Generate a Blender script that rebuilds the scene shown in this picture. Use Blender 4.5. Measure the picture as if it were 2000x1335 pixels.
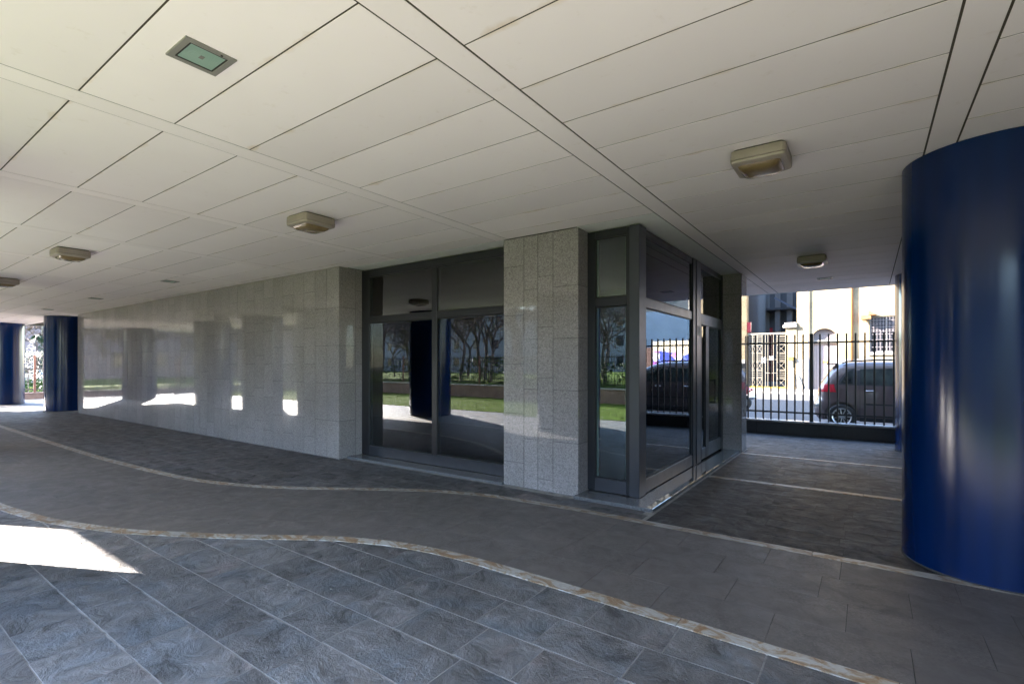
import bpy, bmesh, math, random
from mathutils import Vector, Matrix, noise
R = math.radians
for o in list(bpy.data.objects):
    bpy.data.objects.remove(o)
sc = bpy.context.scene
col = sc.collection

# ------------------------------------------------------------------ camera, sky, sun, exposure
cam_d = bpy.data.cameras.new('camera'); cam = bpy.data.objects.new('camera', cam_d); col.objects.link(cam)
cam.location = (0, 0, 1.5); cam.rotation_euler = (R(90), 0, R(35.44))
cam_d.sensor_width = 36; cam_d.lens = 977.84 / 2000 * 36
cam_d.shift_y = 0.0218; cam_d.clip_start = 0.05; cam_d.clip_end = 2000
sc.camera = cam

SUN_EL = R(27.0); SUN_AZ = (-0.905, -0.425)          # horizontal direction towards the sun
w = bpy.data.worlds.new('World'); sc.world = w; w.use_nodes = True
nt = w.node_tree; bg = nt.nodes['Background']
sky = nt.nodes.new('ShaderNodeTexSky'); sky.sky_type = 'NISHITA'; sky.sun_disc = False
sky.sun_elevation = SUN_EL; sky.sun_rotation = math.atan2(SUN_AZ[0], SUN_AZ[1])
sky.air_density = 1.0; sky.dust_density = 0.5; sky.ozone_density = 1.8
nt.links.new(sky.outputs[0], bg.inputs[0]); bg.inputs[1].default_value = 0.15
sd = bpy.data.lights.new('sun', 'SUN'); sd.energy = 5.0; sd.angle = R(0.55); sd.color = (1.0, 0.91, 0.82)
so = bpy.data.objects.new('sun', sd); col.objects.link(so); so.location = (-30, -20, 25)
sv = Vector((SUN_AZ[0] * math.cos(SUN_EL), SUN_AZ[1] * math.cos(SUN_EL), math.sin(SUN_EL)))
so.rotation_euler = sv.to_track_quat('Z', 'Y').to_euler()

sc.view_settings.view_transform = 'Standard'; sc.view_settings.look = 'None'
sc.view_settings.exposure = 4.25; sc.view_settings.gamma = 1.0; sc.view_settings.use_curve_mapping = False
sc.render.engine = 'CYCLES'
cy = sc.cycles
cy.use_denoising = True
try: cy.denoiser = 'OPENIMAGEDENOISE'
except Exception: pass
cy.max_bounces = 8; cy.diffuse_bounces = 4; cy.glossy_bounces = 4; cy.transmission_bounces = 8; cy.transparent_max_bounces = 12
cy.sample_clamp_indirect = 8.0; cy.caustics_reflective = False; cy.caustics_refractive = False
cy.use_adaptive_sampling = False

# ------------------------------------------------------------------ helpers
def tag(o, label=None, cat=None, group=None, kind=None):
    if label: o['label'] = label
    if cat: o['category'] = cat
    if group: o['group'] = group
    if kind: o['kind'] = kind
    return o

def empty(name, loc=(0, 0, 0), rz=0.0):
    o = bpy.data.objects.new(name, None); col.objects.link(o)
    o.location = loc; o.rotation_euler = (0, 0, rz); o.empty_display_size = 0.1
    return o

class MB:
    def __init__(s): s.v = []; s.f = []
    def add(s, vs, fs):
        n = len(s.v); s.v += [tuple(p) for p in vs]; s.f += [tuple(i + n for i in f) for f in fs]; return s
    def box(s, x0, x1, y0, y1, z0, z1):
        return s.add([(x0,y0,z0),(x1,y0,z0),(x1,y1,z0),(x0,y1,z0),(x0,y0,z1),(x1,y0,z1),(x1,y1,z1),(x0,y1,z1)],
                     [(0,3,2,1),(4,5,6,7),(0,1,5,4),(1,2,6,5),(2,3,7,6),(3,0,4,7)])
    def prism(s, pts, z0, z1):
        n = len(pts)
        return s.add([(p[0],p[1],z0) for p in pts] + [(p[0],p[1],z1) for p in pts],
                     [tuple(range(n-1,-1,-1)), tuple(range(n,2*n))] + [(i,(i+1)%n,n+(i+1)%n,n+i) for i in range(n)])
    def tube(s, pts, rads, seg=8, cap=True):
        pts = [Vector(p) for p in pts]
        if not isinstance(rads, (list, tuple)): rads = [rads] * len(pts)
        vs = []; fs = []
        for i, p in enumerate(pts):
            d = (pts[min(i+1, len(pts)-1)] - pts[max(i-1, 0)])
            if d.length < 1e-9: d = Vector((0,0,1))
            d.normalize()
            a = d.cross(Vector((0,0,1)))
            if a.length < 1e-3: a = d.cross(Vector((0,1,0)))
            a.normalize(); b = d.cross(a)
            for k in range(seg):
                t = 2*math.pi*k/seg
                vs.append(p + (a*math.cos(t) + b*math.sin(t)) * rads[i])
        for i in range(len(pts)-1):
            for k in range(seg):
                k2 = (k+1) % seg
                fs.append((i*seg+k, i*seg+k2, (i+1)*seg+k2, (i+1)*seg+k))
        if cap:
            fs.append(tuple(range(seg-1,-1,-1))); m = (len(pts)-1)*seg; fs.append(tuple(range(m, m+seg)))
        return s.add(vs, fs)
    def bar(s, a, b, wx, wy):
        # rectangular bar between points a and b, wx across horizontally, wy the other way
        a = Vector(a); b = Vector(b); d = (b-a).normalized()
        u = d.cross(Vector((0,0,1)))
        if u.length < 1e-3: u = Vector((1,0,0))
        u.normalize(); v = d.cross(u)
        vs = []
        for p in (a, b):
            for (i, j) in ((-1,-1),(1,-1),(1,1),(-1,1)): vs.append(p + u*i*wx/2 + v*j*wy/2)
        return s.add(vs, [(0,1,2,3),(7,6,5,4),(0,4,5,1),(1,5,6,2),(2,6,7,3),(3,7,4,0)])
    def lathe(s, prof, seg=32, axis='Z', c=(0,0,0), close=False):
        vs = []; fs = []; n = len(prof)
        for k in range(seg):
            t = 2*math.pi*k/seg; ct, st = math.cos(t), math.sin(t)
            for (r, h) in prof:
                if axis == 'Z': vs.append((c[0]+r*ct, c[1]+r*st, c[2]+h))
                else: vs.append((c[0]+r*ct, c[1]+h, c[2]+r*st))
        m = n if close else n-1
        for k in range(seg):
            k2 = (k+1) % seg
            for i in range(m):
                i2 = (i+1) % n
                fs.append((k*n+i, k2*n+i, k2*n+i2, k*n+i2))
        return s.add(vs, fs)
    def mesh(s, name, bevel=0, seg=2, smooth=False, angle=None):
        me = bpy.data.meshes.new(name); me.from_pydata(s.v, [], s.f)
        bm = bmesh.new(); bm.from_mesh(me)
        bmesh.ops.recalc_face_normals(bm, faces=bm.faces)
        if bevel: bmesh.ops.bevel(bm, geom=list(bm.edges), offset=bevel, segments=seg, profile=0.5, affect='EDGES', clamp_overlap=True)
        if smooth:
            for f in bm.faces: f.smooth = True
            if angle:
                for e in bm.edges:
                    if len(e.link_faces) == 2 and e.calc_face_angle(0) > angle: e.smooth = False
        bm.to_mesh(me); bm.free(); me.update(); return me
    def build(s, name, mat, parent=None, bevel=0, seg=2, smooth=False, angle=None, loc=None):
        me = s.mesh(name, bevel, seg, smooth, angle); me.materials.append(mat)
        o = bpy.data.objects.new(name, me); col.objects.link(o)
        if parent: o.parent = parent
        if loc: o.location = loc
        return o

def inst(name, me, parent=None, loc=(0,0,0), rot=(0,0,0), scale=(1,1,1)):
    o = bpy.data.objects.new(name, me); col.objects.link(o)
    o.location = loc; o.rotation_euler = rot; o.scale = scale
    if parent: o.parent = parent
    return o

def copy_tree(o, parent=None):
    c = o.copy(); col.objects.link(c); c.parent = parent
    for ch in list(o.children): copy_tree(ch, c)
    return c

# ------------------------------------------------------------------ materials
def new_mat(name):
    m = bpy.data.materials.new(name); m.use_nodes = True
    n = m.node_tree.nodes; l = m.node_tree.links
    return m, n, l, n['Principled BSDF']

def ramp(n, l, src, stops, interp='LINEAR'):
    r = n.new('ShaderNodeValToRGB'); r.color_ramp.interpolation = interp
    while len(r.color_ramp.elements) < len(stops): r.color_ramp.elements.new(0.5)
    for e, (p, c) in zip(r.color_ramp.elements, stops):
        e.position = p; e.color = (c[0], c[1], c[2], 1) if not isinstance(c, (int, float)) else (c, c, c, 1)
    l.new(src, r.inputs[0]); return r.outputs[0]

def coords(n, l, scale=(1,1,1), kind='Object', rot=(0,0,0)):
    t = n.new('ShaderNodeTexCoord'); m = n.new('ShaderNodeMapping')
    m.inputs['Scale'].default_value = scale; m.inputs['Rotation'].default_value = rot
    if kind == 'World':
        g = n.new('ShaderNodeNewGeometry'); l.new(g.outputs['Position'], m.inputs[0])
    else: l.new(t.outputs[kind], m.inputs[0])
    return m.outputs[0]

def nz(n, l, vec, scale, detail=4, rough=0.55, dist=0.0):
    t = n.new('ShaderNodeTexNoise'); t.inputs['Scale'].default_value = scale; t.inputs['Detail'].default_value = detail
    t.inputs['Roughness'].default_value = rough; t.inputs['Distortion'].default_value = dist
    l.new(vec, t.inputs['Vector']); return t.outputs[0]

def mix(n, l, fac, a, b, mode='MIX'):
    m = n.new('ShaderNodeMix'); m.data_type = 'RGBA'; m.blend_type = mode
    for sock, val in ((m.inputs[0], fac), (m.inputs[6], a), (m.inputs[7], b)):
        if hasattr(val, 'is_output'): l.new(val, sock)
        elif isinstance(val, (int, float)): sock.default_value = val
        else: sock.default_value = (val[0], val[1], val[2], 1)
    return m.outputs[2]

def math_n(n, l, op, a, b):
    m = n.new('ShaderNodeMath'); m.operation = op
    for s_, v_ in ((m.inputs[0], a), (m.inputs[1], b)):
        if hasattr(v_, 'is_output'): l.new(v_, s_)
        else: s_.default_value = v_
    return m.outputs[0]

def bump(n, l, bs, h, strength, dist=0.01):
    b = n.new('ShaderNodeBump'); b.inputs['Strength'].default_value = strength; b.inputs['Distance'].default_value = dist
    l.new(h, b.inputs['Height']); l.new(b.outputs[0], bs.inputs['Normal'])

def obj_rand(n):
    return n.new('ShaderNodeObjectInfo').outputs['Random']

def plain(name, c, rough=0.5, metal=0.0, var=0.08, scale=6.0, spec=0.5, bmp=0.0, bscale=60.0, coat=0.0):
    m, n, l, b = new_mat(name)
    if coat:                                   # sprayed lacquer: even colour, even gloss
        b.inputs['Base Color'].default_value = (*c, 1); b.inputs['Roughness'].default_value = rough; b.inputs['Metallic'].default_value = metal
        b.inputs['Coat Weight'].default_value = coat; b.inputs['Coat Roughness'].default_value = 0.05
        return m
    v = coords(n, l, kind='World')
    a = nz(n, l, v, scale, 3, 0.6)
    dk = tuple(x * (1 - var * 1.6) for x in c); lt = tuple(min(1, x * (1 + var)) for x in c)
    l.new(ramp(n, l, a, [(0.3, dk), (0.7, lt)]), b.inputs['Base Color'])
    b.inputs['Metallic'].default_value = metal; b.inputs['Specular IOR Level'].default_value = spec
    l.new(ramp(n, l, a, [(0.3, max(0, rough - .06)), (0.7, min(1, rough + .06))]), b.inputs['Roughness'])
    if bmp: bump(n, l, b, nz(n, l, v, bscale, 2), bmp, 0.01)
    return m

M = {}
# painted metal ceiling panels: slight per-panel shift, dust along the joints, faint stains
def ceil_mat():
    m, n, l, b = new_mat('ceiling_paint')
    v = coords(n, l, kind='World')
    a = nz(n, l, v, 0.8, 3, 0.6); s = nz(n, l, v, 9.0, 4, 0.7)
    c1 = ramp(n, l, a, [(0.25, (0.87, 0.785, 0.79)), (0.75, (0.92, 0.84, 0.845))])
    r = ramp(n, l, obj_rand(n), [(0, 0.93), (1, 1.03)])
    c2 = mix(n, l, 1.0, c1, r, 'MULTIPLY')
    st = ramp(n, l, s, [(0.62, (1, 1, 1)), (0.78, (0.86, 0.83, 0.78))])
    c3 = mix(n, l, 0.6, c2, st, 'MULTIPLY')
    tc = n.new('ShaderNodeTexCoord'); sx = n.new('ShaderNodeSeparateXYZ'); l.new(tc.outputs['Object'], sx.inputs[0])
    dy_ = math_n(n, l, 'MINIMUM', sx.outputs[1], math_n(n, l, 'SUBTRACT', 0.4815, sx.outputs[1]))
    ed = math_n(n, l, 'ADD', math_n(n, l, 'ABSOLUTE', dy_, 0), math_n(n, l, 'MULTIPLY', math_n(n, l, 'SUBTRACT', nz(n, l, v, 3.0, 4, 0.65), 0.35), 0.16))
    l.new(mix(n, l, 1.0, c3, ramp(n, l, ed, [(0.0, (0.86, 0.80, 0.70)), (0.035, (1, 1, 1))]), 'MULTIPLY'), b.inputs['Base Color'])
    b.inputs['Roughness'].default_value = 0.6; b.inputs['Specular IOR Level'].default_value = 0.08
    bump(n, l, b, nz(n, l, v, 1.6, 1), 0.05, 0.02)
    return m
M['ceil'] = ceil_mat()
M['void'] = plain('ceiling_void', (0.055, 0.043, 0.032), 0.9)
M['soffit'] = plain('soffit_plaster', (0.76, 0.75, 0.73), 0.7, var=0.03)

def granite(name, base=(0.282, 0.254, 0.252), rough=0.03):
    m, n, l, b = new_mat(name)
    v = coords(n, l, kind='World')
    vo = n.new('ShaderNodeTexVoronoi'); vo.inputs['Scale'].default_value = 165; l.new(v, vo.inputs['Vector'])
    sep = n.new('ShaderNodeSeparateColor'); l.new(vo.outputs['Color'], sep.inputs[0])
    gr = ramp(n, l, sep.outputs[0], [(0.0, tuple(x*0.30 for x in base)), (0.17, tuple(x*0.62 for x in base)), (0.4, base), (0.75, tuple(x*1.22 for x in base)), (1.0, tuple(min(1, x*1.5) for x in base))])
    f = nz(n, l, v, 60, 2, 0.7); g2 = mix(n, l, 0.35, gr, ramp(n, l, f, [(0.35, tuple(x*0.6 for x in base)), (0.65, tuple(x*1.3 for x in base))]))
    big = nz(n, l, v, 1.3, 2)
    g3 = mix(n, l, 1.0, g2, ramp(n, l, big, [(0.3, 0.92), (0.7, 1.06)]), 'MULTIPLY')
    g4 = mix(n, l, 1.0, g3, ramp(n, l, obj_rand(n), [(0, 0.93), (1, 1.06)]), 'MULTIPLY')
    l.new(g4, b.inputs['Base Color'])
    l.new(ramp(n, l, big, [(0.3, rough*0.6), (0.75, rough*1.7)]), b.inputs['Roughness'])
    b.inputs['IOR'].default_value = 1.52
    return m
M['granite'] = granite('polished_granite')
M['granite_sill'] = granite('sill_granite', (0.12, 0.12, 0.125), 0.012)
M['granite_dark'] = granite('dark_granite', (0.05, 0.052, 0.055), 0.16)
M['coping'] = granite('coping_granite', (0.42, 0.42, 0.42), 0.22)
M['grout_dark'] = plain('wall_joint', (0.05, 0.048, 0.045), 0.9)

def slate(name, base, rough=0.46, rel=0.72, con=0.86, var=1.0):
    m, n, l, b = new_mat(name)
    v = coords(n, l, kind='World')
    # each slab gets its own piece of the pattern
    oi = n.new('ShaderNodeObjectInfo')
    mp = n.new('ShaderNodeVectorMath'); mp.operation = 'MULTIPLY_ADD'
    cmb = n.new('ShaderNodeCombineXYZ'); l.new(oi.outputs['Random'], cmb.inputs[0]); l.new(oi.outputs['Random'], cmb.inputs[1])
    l.new(cmb.outputs[0], mp.inputs[0]); mp.inputs[1].default_value = (37, 53, 0); l.new(v, mp.inputs[2])
    pv = mp.outputs[0]
    big = nz(n, l, pv, 2.3, 3, 0.6, 0.6); med = nz(n, l, pv, 5.5, 8, 0.64, 0.7); fine = nz(n, l, pv, 62.0, 3, 0.75, 0.6)
    cool = tuple(base[i] * k for i, k in enumerate((1-.2*con, 1-.05*con, 1+.08*con))); wm = tuple(base[i] * k for i, k in enumerate((1+.46*con, 1+.28*con, 1+.24*con)))
    c = ramp(n, l, big, [(0.30, cool), (0.50, base), (0.60, base), (0.72, wm)])
    c = mix(n, l, con, c, ramp(n, l, med, [(0.34, 0.32), (0.42, 0.78), (0.54, 1.04), (0.68, 1.5)]), 'MULTIPLY')
    rgh = nz(n, l, pv, 1.7, 2, 0.5)
    fine = math_n(n, l, 'MULTIPLY', math_n(n, l, 'SUBTRACT', fine, 0.5), ramp(n, l, rgh, [(0.42, 0.25), (0.62, 1.3)])); fine = math_n(n, l, 'ADD', fine, 0.5)
    c = mix(n, l, 0.5, c, ramp(n, l, fine, [(0.3, 0.45), (0.7, 1.55)]), 'MULTIPLY')
    c = mix(n, l, 1.0, c, ramp(n, l, oi.outputs['Random'], [(0, 1-.26*var), (0.5, 1.0), (1, 1+.22*var)]), 'MULTIPLY')
    dirt = nz(n, l, v, 1.1, 4, 0.7)
    c = mix(n, l, ramp(n, l, dirt, [(0.55, 0.0), (0.8, 0.35)]), c, (base[0]*1.7, base[1]*1.6, base[2]*1.55))
    l.new(c, b.inputs['Base Color'])
    l.new(ramp(n, l, med, [(0.3, rough + .14), (0.7, rough - .1)]), b.inputs['Roughness'])
    b.inputs['Specular IOR Level'].default_value = 0.5
    # riven, layered relief
    h = med
    h = math_n(n, l, 'ADD', h, math_n(n, l, 'MULTIPLY', fine, 0.3))
    bump(n, l, b, h, rel, 0.045)
    return m
M['slate'] = slate('riven_slate', (0.125, 0.119, 0.117))
M['slate_bounce'] = slate('bounce_lightened_slate', (0.205, 0.198, 0.194))  # same slate, lightened on outer slabs to bounce more sunlight onto the ceiling
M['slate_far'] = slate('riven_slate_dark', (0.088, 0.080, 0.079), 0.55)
M['slate_pass'] = slate('shaded_passage_slate', (0.040, 0.036, 0.036), 0.6)  # same slate, its colour darkened for the shade inside the passage
M['path'] = slate('honed_path_stone', (0.112, 0.097, 0.088), 0.52, rel=0.02, con=0.16, var=0.22)
def mortar():
    m, n, l, b = new_mat('mortar'); v = coords(n, l, kind='World')
    l.new(ramp(n, l, nz(n, l, v, 7, 6, 0.7), [(0.3, (0.08, 0.075, 0.07)), (0.48, (0.26, 0.245, 0.23)), (0.75, (0.36, 0.34, 0.32))]), b.inputs['Base Color'])
    b.inputs['Roughness'].default_value = 0.9
    return m
M['mortar'] = mortar()
def marble():
    m, n, l, b = new_mat('veined_marble'); v = coords(n, l, kind='World', scale=(1.0, 2.2, 1), rot=(0, 0, 0.5))
    oi = n.new('ShaderNodeObjectInfo')
    mp = n.new('ShaderNodeVectorMath'); mp.operation = 'MULTIPLY_ADD'
    cmb = n.new('ShaderNodeCombineXYZ'); l.new(oi.outputs['Random'], cmb.inputs[0]); l.new(cmb.outputs[0], mp.inputs[0]); mp.inputs[1].default_value = (40, 0, 0); l.new(v, mp.inputs[2])
    a = nz(n, l, mp.outputs[0], 4.5, 8, 0.66, 1.8); f = nz(n, l, mp.outputs[0], 26, 6, 0.7)
    c = ramp(n, l, a, [(0.30, (0.72, 0.69, 0.64)), (0.46, (0.62, 0.57, 0.50)), (0.53, (0.46, 0.34, 0.22)), (0.59, (0.36, 0.19, 0.08)), (0.66, (0.52, 0.42, 0.31)), (0.85, (0.70, 0.66, 0.61))])
    c = mix(n, l, 0.6, c, ramp(n, l, f, [(0.3, 0.7), (0.7, 1.15)]), 'MULTIPLY')
    c = mix(n, l, 1.0, c, ramp(n, l, oi.outputs['Random'], [(0, 0.46), (1, 0.68)]), 'MULTIPLY')
    l.new(c, b.inputs['Base Color']); b.inputs['Roughness'].default_value = 0.45
    return m
M['marble'] = marble()

def blue_paint():
    m, n, l, b = new_mat('blue_enamel'); v = coords(n, l, kind='World')
    vs = coords(n, l, kind='World', scale=(9, 9, 0.35))
    c = ramp(n, l, nz(n, l, vs, 1.4, 0), [(0.3, (0.0002, 0.0125, 0.068)), (0.7, (0.0003, 0.0165, 0.090))])
    l.new(c, b.inputs['Base Color'])
    l.new(ramp(n, l, nz(n, l, v, 2.0, 0), [(0.3, 0.15), (0.7, 0.21)]), b.inputs['Roughness'])
    b.inputs['Specular IOR Level'].default_value = 0.4
    bump(n, l, b, nz(n, l, v, 220, 1), 0.035, 0.004)
    return m
M['blue'] = blue_paint()
M['frame'] = plain('bronze_anodised_frame', (0.022, 0.022, 0.026), 0.36, metal=0.4, var=0.05)
M['frame_light'] = plain('grey_anodised_frame', (0.055, 0.057, 0.067), 0.34, metal=0.5, var=0.05)
M['gasket'] = plain('black_gasket', (0.012, 0.012, 0.012), 0.6)
M['spacer'] = plain('glazing_spacer', (0.55, 0.60, 0.56), 0.4, var=0.03)
def glass(name, tint=(0.62, 0.70, 0.68), ior=1.9, amount=1.0):
    m, n, l, b = new_mat(name); n.remove(b); out = n['Material Output']
    tr = n.new('ShaderNodeBsdfTransparent'); tr.inputs[0].default_value = (*tint, 1)
    gl = n.new('ShaderNodeBsdfGlossy'); gl.inputs['Roughness'].default_value = 0.004; gl.inputs[0].default_value = (0.93, 0.97, 1.0, 1)
    fr = n.new('ShaderNodeFresnel'); fr.inputs[0].default_value = ior
    mx = n.new('ShaderNodeMixShader'); l.new(fr.outputs[0], mx.inputs[0]); l.new(tr.outputs[0], mx.inputs[1]); l.new(gl.outputs[0], mx.inputs[2])
    l.new(mx.outputs[0], out.inputs[0]); return m
M['glass'] = glass('tinted_glass', ior=1.78)
M['car_glass'] = glass('car_glass', (0.30, 0.36, 0.34), 1.7)
M['room'] = plain('dim_interior', (0.10, 0.10, 0.10), 0.8)
M['lamp_body'] = plain('lamp_casting', (0.33, 0.275, 0.235), 0.45, var=0.08)
M['lamp_dark'] = plain('lamp_gap', (0.02, 0.018, 0.015), 0.8)
def diffuser(name, c, c2, rgh=0.16):
    m, n, l, b = new_mat(name); v = coords(n, l, kind='World')
    l.new(ramp(n, l, nz(n, l, v, 7, 5), [(0.3, c), (0.7, c2)]), b.inputs['Base Color'])
    b.inputs['Roughness'].default_value = rgh; b.inputs['Transmission Weight'].default_value = 0.25; b.inputs['Specular IOR Level'].default_value = 0.35
    bump(n, l, b, nz(n, l, v, 130, 2), 0.25, 0.004); return m
M['amber'] = diffuser('amber_prismatic_glass', (0.20, 0.13, 0.06), (0.34, 0.25, 0.14))
M['green_glass'] = diffuser('greenish_lamp_glass', (0.24, 0.38, 0.32), (0.33, 0.46, 0.40), 0.6)
M['lamp_frame'] = plain('lamp_trim_grey', (0.22, 0.205, 0.19), 0.45)
M['fence'] = plain('black_painted_steel', (0.016, 0.017, 0.022), 0.38, var=0.1)
M['fence_red'] = plain('rust_brown_steel', (0.16, 0.075, 0.06), 0.6)
M['asphalt'] = plain('asphalt', (0.058, 0.058, 0.062), 0.85, var=0.25, scale=40, bmp=0.4, bscale=180)
M['pavement'] = plain('pavement_concrete', (0.15, 0.138, 0.128), 0.85, var=0.15, scale=5, bmp=0.2, bscale=90)
M['kerb'] = plain('kerb_stone', (0.32, 0.31, 0.30), 0.8, var=0.15)
M['white_line'] = plain('road_paint', (0.62, 0.62, 0.60), 0.7, var=0.2, scale=14)
M['soil'] = plain('bare_soil', (0.10, 0.085, 0.06), 0.95, var=0.3, scale=2)

# ------------------------------------------------------------------ ground and setting
CEIL = 3.05
gr = MB().box(-260, 260, -260, 260, -0.7, -0.14).build('ground', M['soil']); tag(gr, kind='structure')
# street: road rises gently towards the houses opposite
ST0, ST1 = 12.35, 25.6
rz = lambda y: -0.09 + (y - 13.0) * 0.019
rd = MB(); ys = [12.36 + i * (ST1 - 12.36) / 12 for i in range(13)]
for a, b_ in zip(ys[:-1], ys[1:]):
    rd.add([(-70, a, rz(a)), (70, a, rz(a)), (70, b_, rz(b_)), (-70, b_, rz(b_))], [(0, 1, 2, 3)])
tag(rd.build('road', M['asphalt']), kind='structure')
ml = MB()
ml.add([(-60, 13.55, rz(13.55)+.005), (60, 13.55, rz(13.55)+.005), (60, 13.67, rz(13.67)+.005), (-60, 13.67, rz(13.67)+.005)], [(0,1,2,3)])
tag(ml.build('road_marking', M['white_line']), kind='structure')
pv = MB().add([(-70, ST1+.14, rz(ST1)+.10), (70, ST1+.14, rz(ST1)+.10), (70, 40, 0.25), (-70, 40, 0.25)], [(0,1,2,3)])
tag(pv.build('pavement', M['pavement']), kind='structure')
kb = empty('kerb', (0, ST1, 0)); tag(kb, kind='structure')
kme = MB().box(0, 0.985, 0, 0.14, rz(ST1)-.2, rz(ST1)+.104).mesh('kerb_stone', 0.008); kme.materials.append(M['kerb'])
for i in range(-8, 8): inst('kerb_stone', kme, kb, (i, 0, 0))
kf = MB()
for i in list(range(-40, -8)) + list(range(8, 40)): kf.box(i, i+.985, 0, .14, rz(ST1)-.2, rz(ST1)+.104)
tag(kf.build('kerb_run', M['kerb'], kb), kind='stuff')

# ---- curves of the two marble bands
def interp(tab, x):
    if x <= tab[0][0]: return tab[0][1]
    for (x0, y0), (x1, y1) in zip(tab[:-1], tab[1:]):
        if x <= x1:
            t = (x-x0)/(x1-x0); return y0 + (y1-y0)*t
    return tab[-1][1]
def smooth_tab(tab, lo, hi, step=0.06, sig=0.22):
    xs = [lo + i*step for i in range(int((hi-lo)/step)+1)]; out = []
    for x in xs:
        s_ = w_ = 0
        for k in range(-8, 9):
            g = math.exp(-(k/4)**2); s_ += g*interp(tab, x+k*sig/4); w_ += g
        out.append((x, s_/w_))
    return out
FAR = smooth_tab([(-40, 2.69), (-12, 2.69), (-9.9, 2.71), (-8.3, 2.79), (-7.5, 2.85), (-6.9, 2.94), (-6.15, 3.17), (-5.55, 3.47), (-5.0, 3.83), (-4.3, 4.25), (-3.6, 4.50), (-2.64, 4.595), (-1.8, 4.60), (6, 4.60)], -30, 3.4)
NEAR = smooth_tab([(-40, 1.05), (-12, 1.05), (-8.6, 1.08), (-7.4, 1.17), (-6.4, 1.33), (-5.45, 1.63), (-4.5, 2.14), (-3.75, 2.63), (-3.2, 2.85), (-2.7, 2.94), (-2.1, 2.955), (-0.1, 2.92), (6, 2.92)], -30, 3.4)
fy = lambda x: interp(FAR, x); ny = lambda x: interp(NEAR, x)

def band(name, tab, width, zt):
    root = empty(name, (0, 0, 0)); tag(root, kind='structure')
    pts = tab; i = 0; rest = MB()
    rng = random.Random(name)
    while i < len(pts)-1:
        j = i; L = 0
        k0 = min(i+6, len(pts)-2)
        slope = abs((pts[k0+1][1]-pts[k0][1])/(pts[k0+1][0]-pts[k0][0]))
        tgt = 1.0 if slope < 0.1 else rng.uniform(0.12, 0.24)
        while j < len(pts)-1 and L < tgt:
            L += math.hypot(pts[j+1][0]-pts[j][0], pts[j+1][1]-pts[j][1]); j += 1
        seg = pts[i:j+1]; up = []; dn = []
        for q in range(i, j+1):
            a = pts[max(q-1, 0)]; b_ = pts[min(q+1, len(pts)-1)]
            dx, dy = b_[0]-a[0], b_[1]-a[1]; d = math.hypot(dx, dy); nx, nyy = -dy/d, dx/d
            ex = 0.0025 if q == i else (-0.0025 if q == j else 0)
            px, py = pts[q][0]+dx/d*ex, pts[q][1]+dy/d*ex
            up.append((px+nx*width/2, py+nyy*width/2)); dn.append((px-nx*width/2, py-nyy*width/2))
        poly = dn + up[::-1]
        if pts[i][0] > -14:
            MB().prism(poly, -0.02, zt + rng.uniform(-.0006, .0006)).build('marble_piece', M['marble'], root)
        else: rest.prism(poly, -0.02, zt)
        i = j
    if rest.v: tag(rest.build('marble_run', M['marble'], root), kind='stuff')
band('marble_band', FAR, 0.105, 0.0062)
band('marble_band', NEAR, 0.105, 0.0061)
for y in (7.0, 9.14):
    root = empty('marble_band', (0, 0, 0)); tag(root, kind='structure')
    for a, b_ in ((-1.742, -0.95), (-0.945, -0.05), (-0.045, 0.85), (0.855, 1.85), (1.855, 2.9)):
        MB().box(a, b_, y-.05, y+.05, -.02, .0055).build('marble_piece', M['marble'], root)

# ---- honed path between the bands
pathroot = MB().add([(x, ny(x), 0.001) for x in [-30 + i*.4 for i in range(84)]] + [(x, fy(x), 0.001) for x in [-30 + i*.4 for i in range(84)]],
                    [(i, i+1, 84+i+1, 84+i) for i in range(83)]).build('path', M['grout_dark']); tag(pathroot, kind='structure')
rng = random.Random(4)
prest = MB()
for r_ in range(4):
    x = -30 + rng.uniform(0, .6)
    while x < 3.2:
        L = rng.choice((0.62, 0.64, 0.64, 0.48)); x1 = min(x+L, 3.3); n_ = 4
        lo = []; hi = []
        for i in range(n_+1):
            xx = x+.0017 + (x1-x-.0034)*i/n_; a = ny(xx)+.045; b_ = fy(xx)-.045
            lo.append((xx, a+(b_-a)*r_/4+.001)); hi.append((xx, a+(b_-a)*(r_+1)/4-.001))
        if x > -11.5: MB().prism(lo+hi[::-1], -.02, .0046+rng.uniform(-.0003, .0003)).build('path_slab', M['path'], pathroot)
        else: prest.prism(lo+hi[::-1], -.02, .0046)
        x = x1
tag(prest.build('path_slab_run', M['path'], pathroot), kind='stuff')

# ---- slate paving
pav = MB()
pav.box(-29.2, 9, -1.86, 12.08, -0.4, -0.0022)
paving = pav.build('paving', M['mortar']); tag(paving, kind='structure')
MB().box(-1.745, 8.9, 4.66, 9.7, -.3, -.0014).build('dark_bedding', M['grout_dark'], paving)
MB().box(-7, 8.9, 9.701, 12.07, -.3, -.0014).build('dark_bedding', M['grout_dark'], paving)
rng = random.Random(11)
far_slabs = MB(); near_rest = MB(); pass_slabs = MB()
Y0 = 0.6375; DY = 0.3225
def slab(x, x1, y, y1, mat, single, gap=0.0055, gx=0.0042):
    z = rng.uniform(-.0003, .0014)
    j = [rng.uniform(-.0045, .0045) for _ in range(4)]
    if single:
        MB().prism([(x+gx, y+gap+j[0]), (x1-gx, y+gap+j[1]), (x1-gx, y1-gap+j[2]), (x+gx, y1-gap+j[3])], -.02, z).build('slate_slab', mat, paving)
    else:
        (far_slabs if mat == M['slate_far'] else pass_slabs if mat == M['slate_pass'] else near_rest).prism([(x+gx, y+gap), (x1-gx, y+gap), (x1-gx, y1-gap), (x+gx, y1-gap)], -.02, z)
fixed = {6: [-1.765, -1.34, -0.875], 5: [-1.875, -1.475, -0.965], 4: [-1.76, -1.39]}
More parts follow.
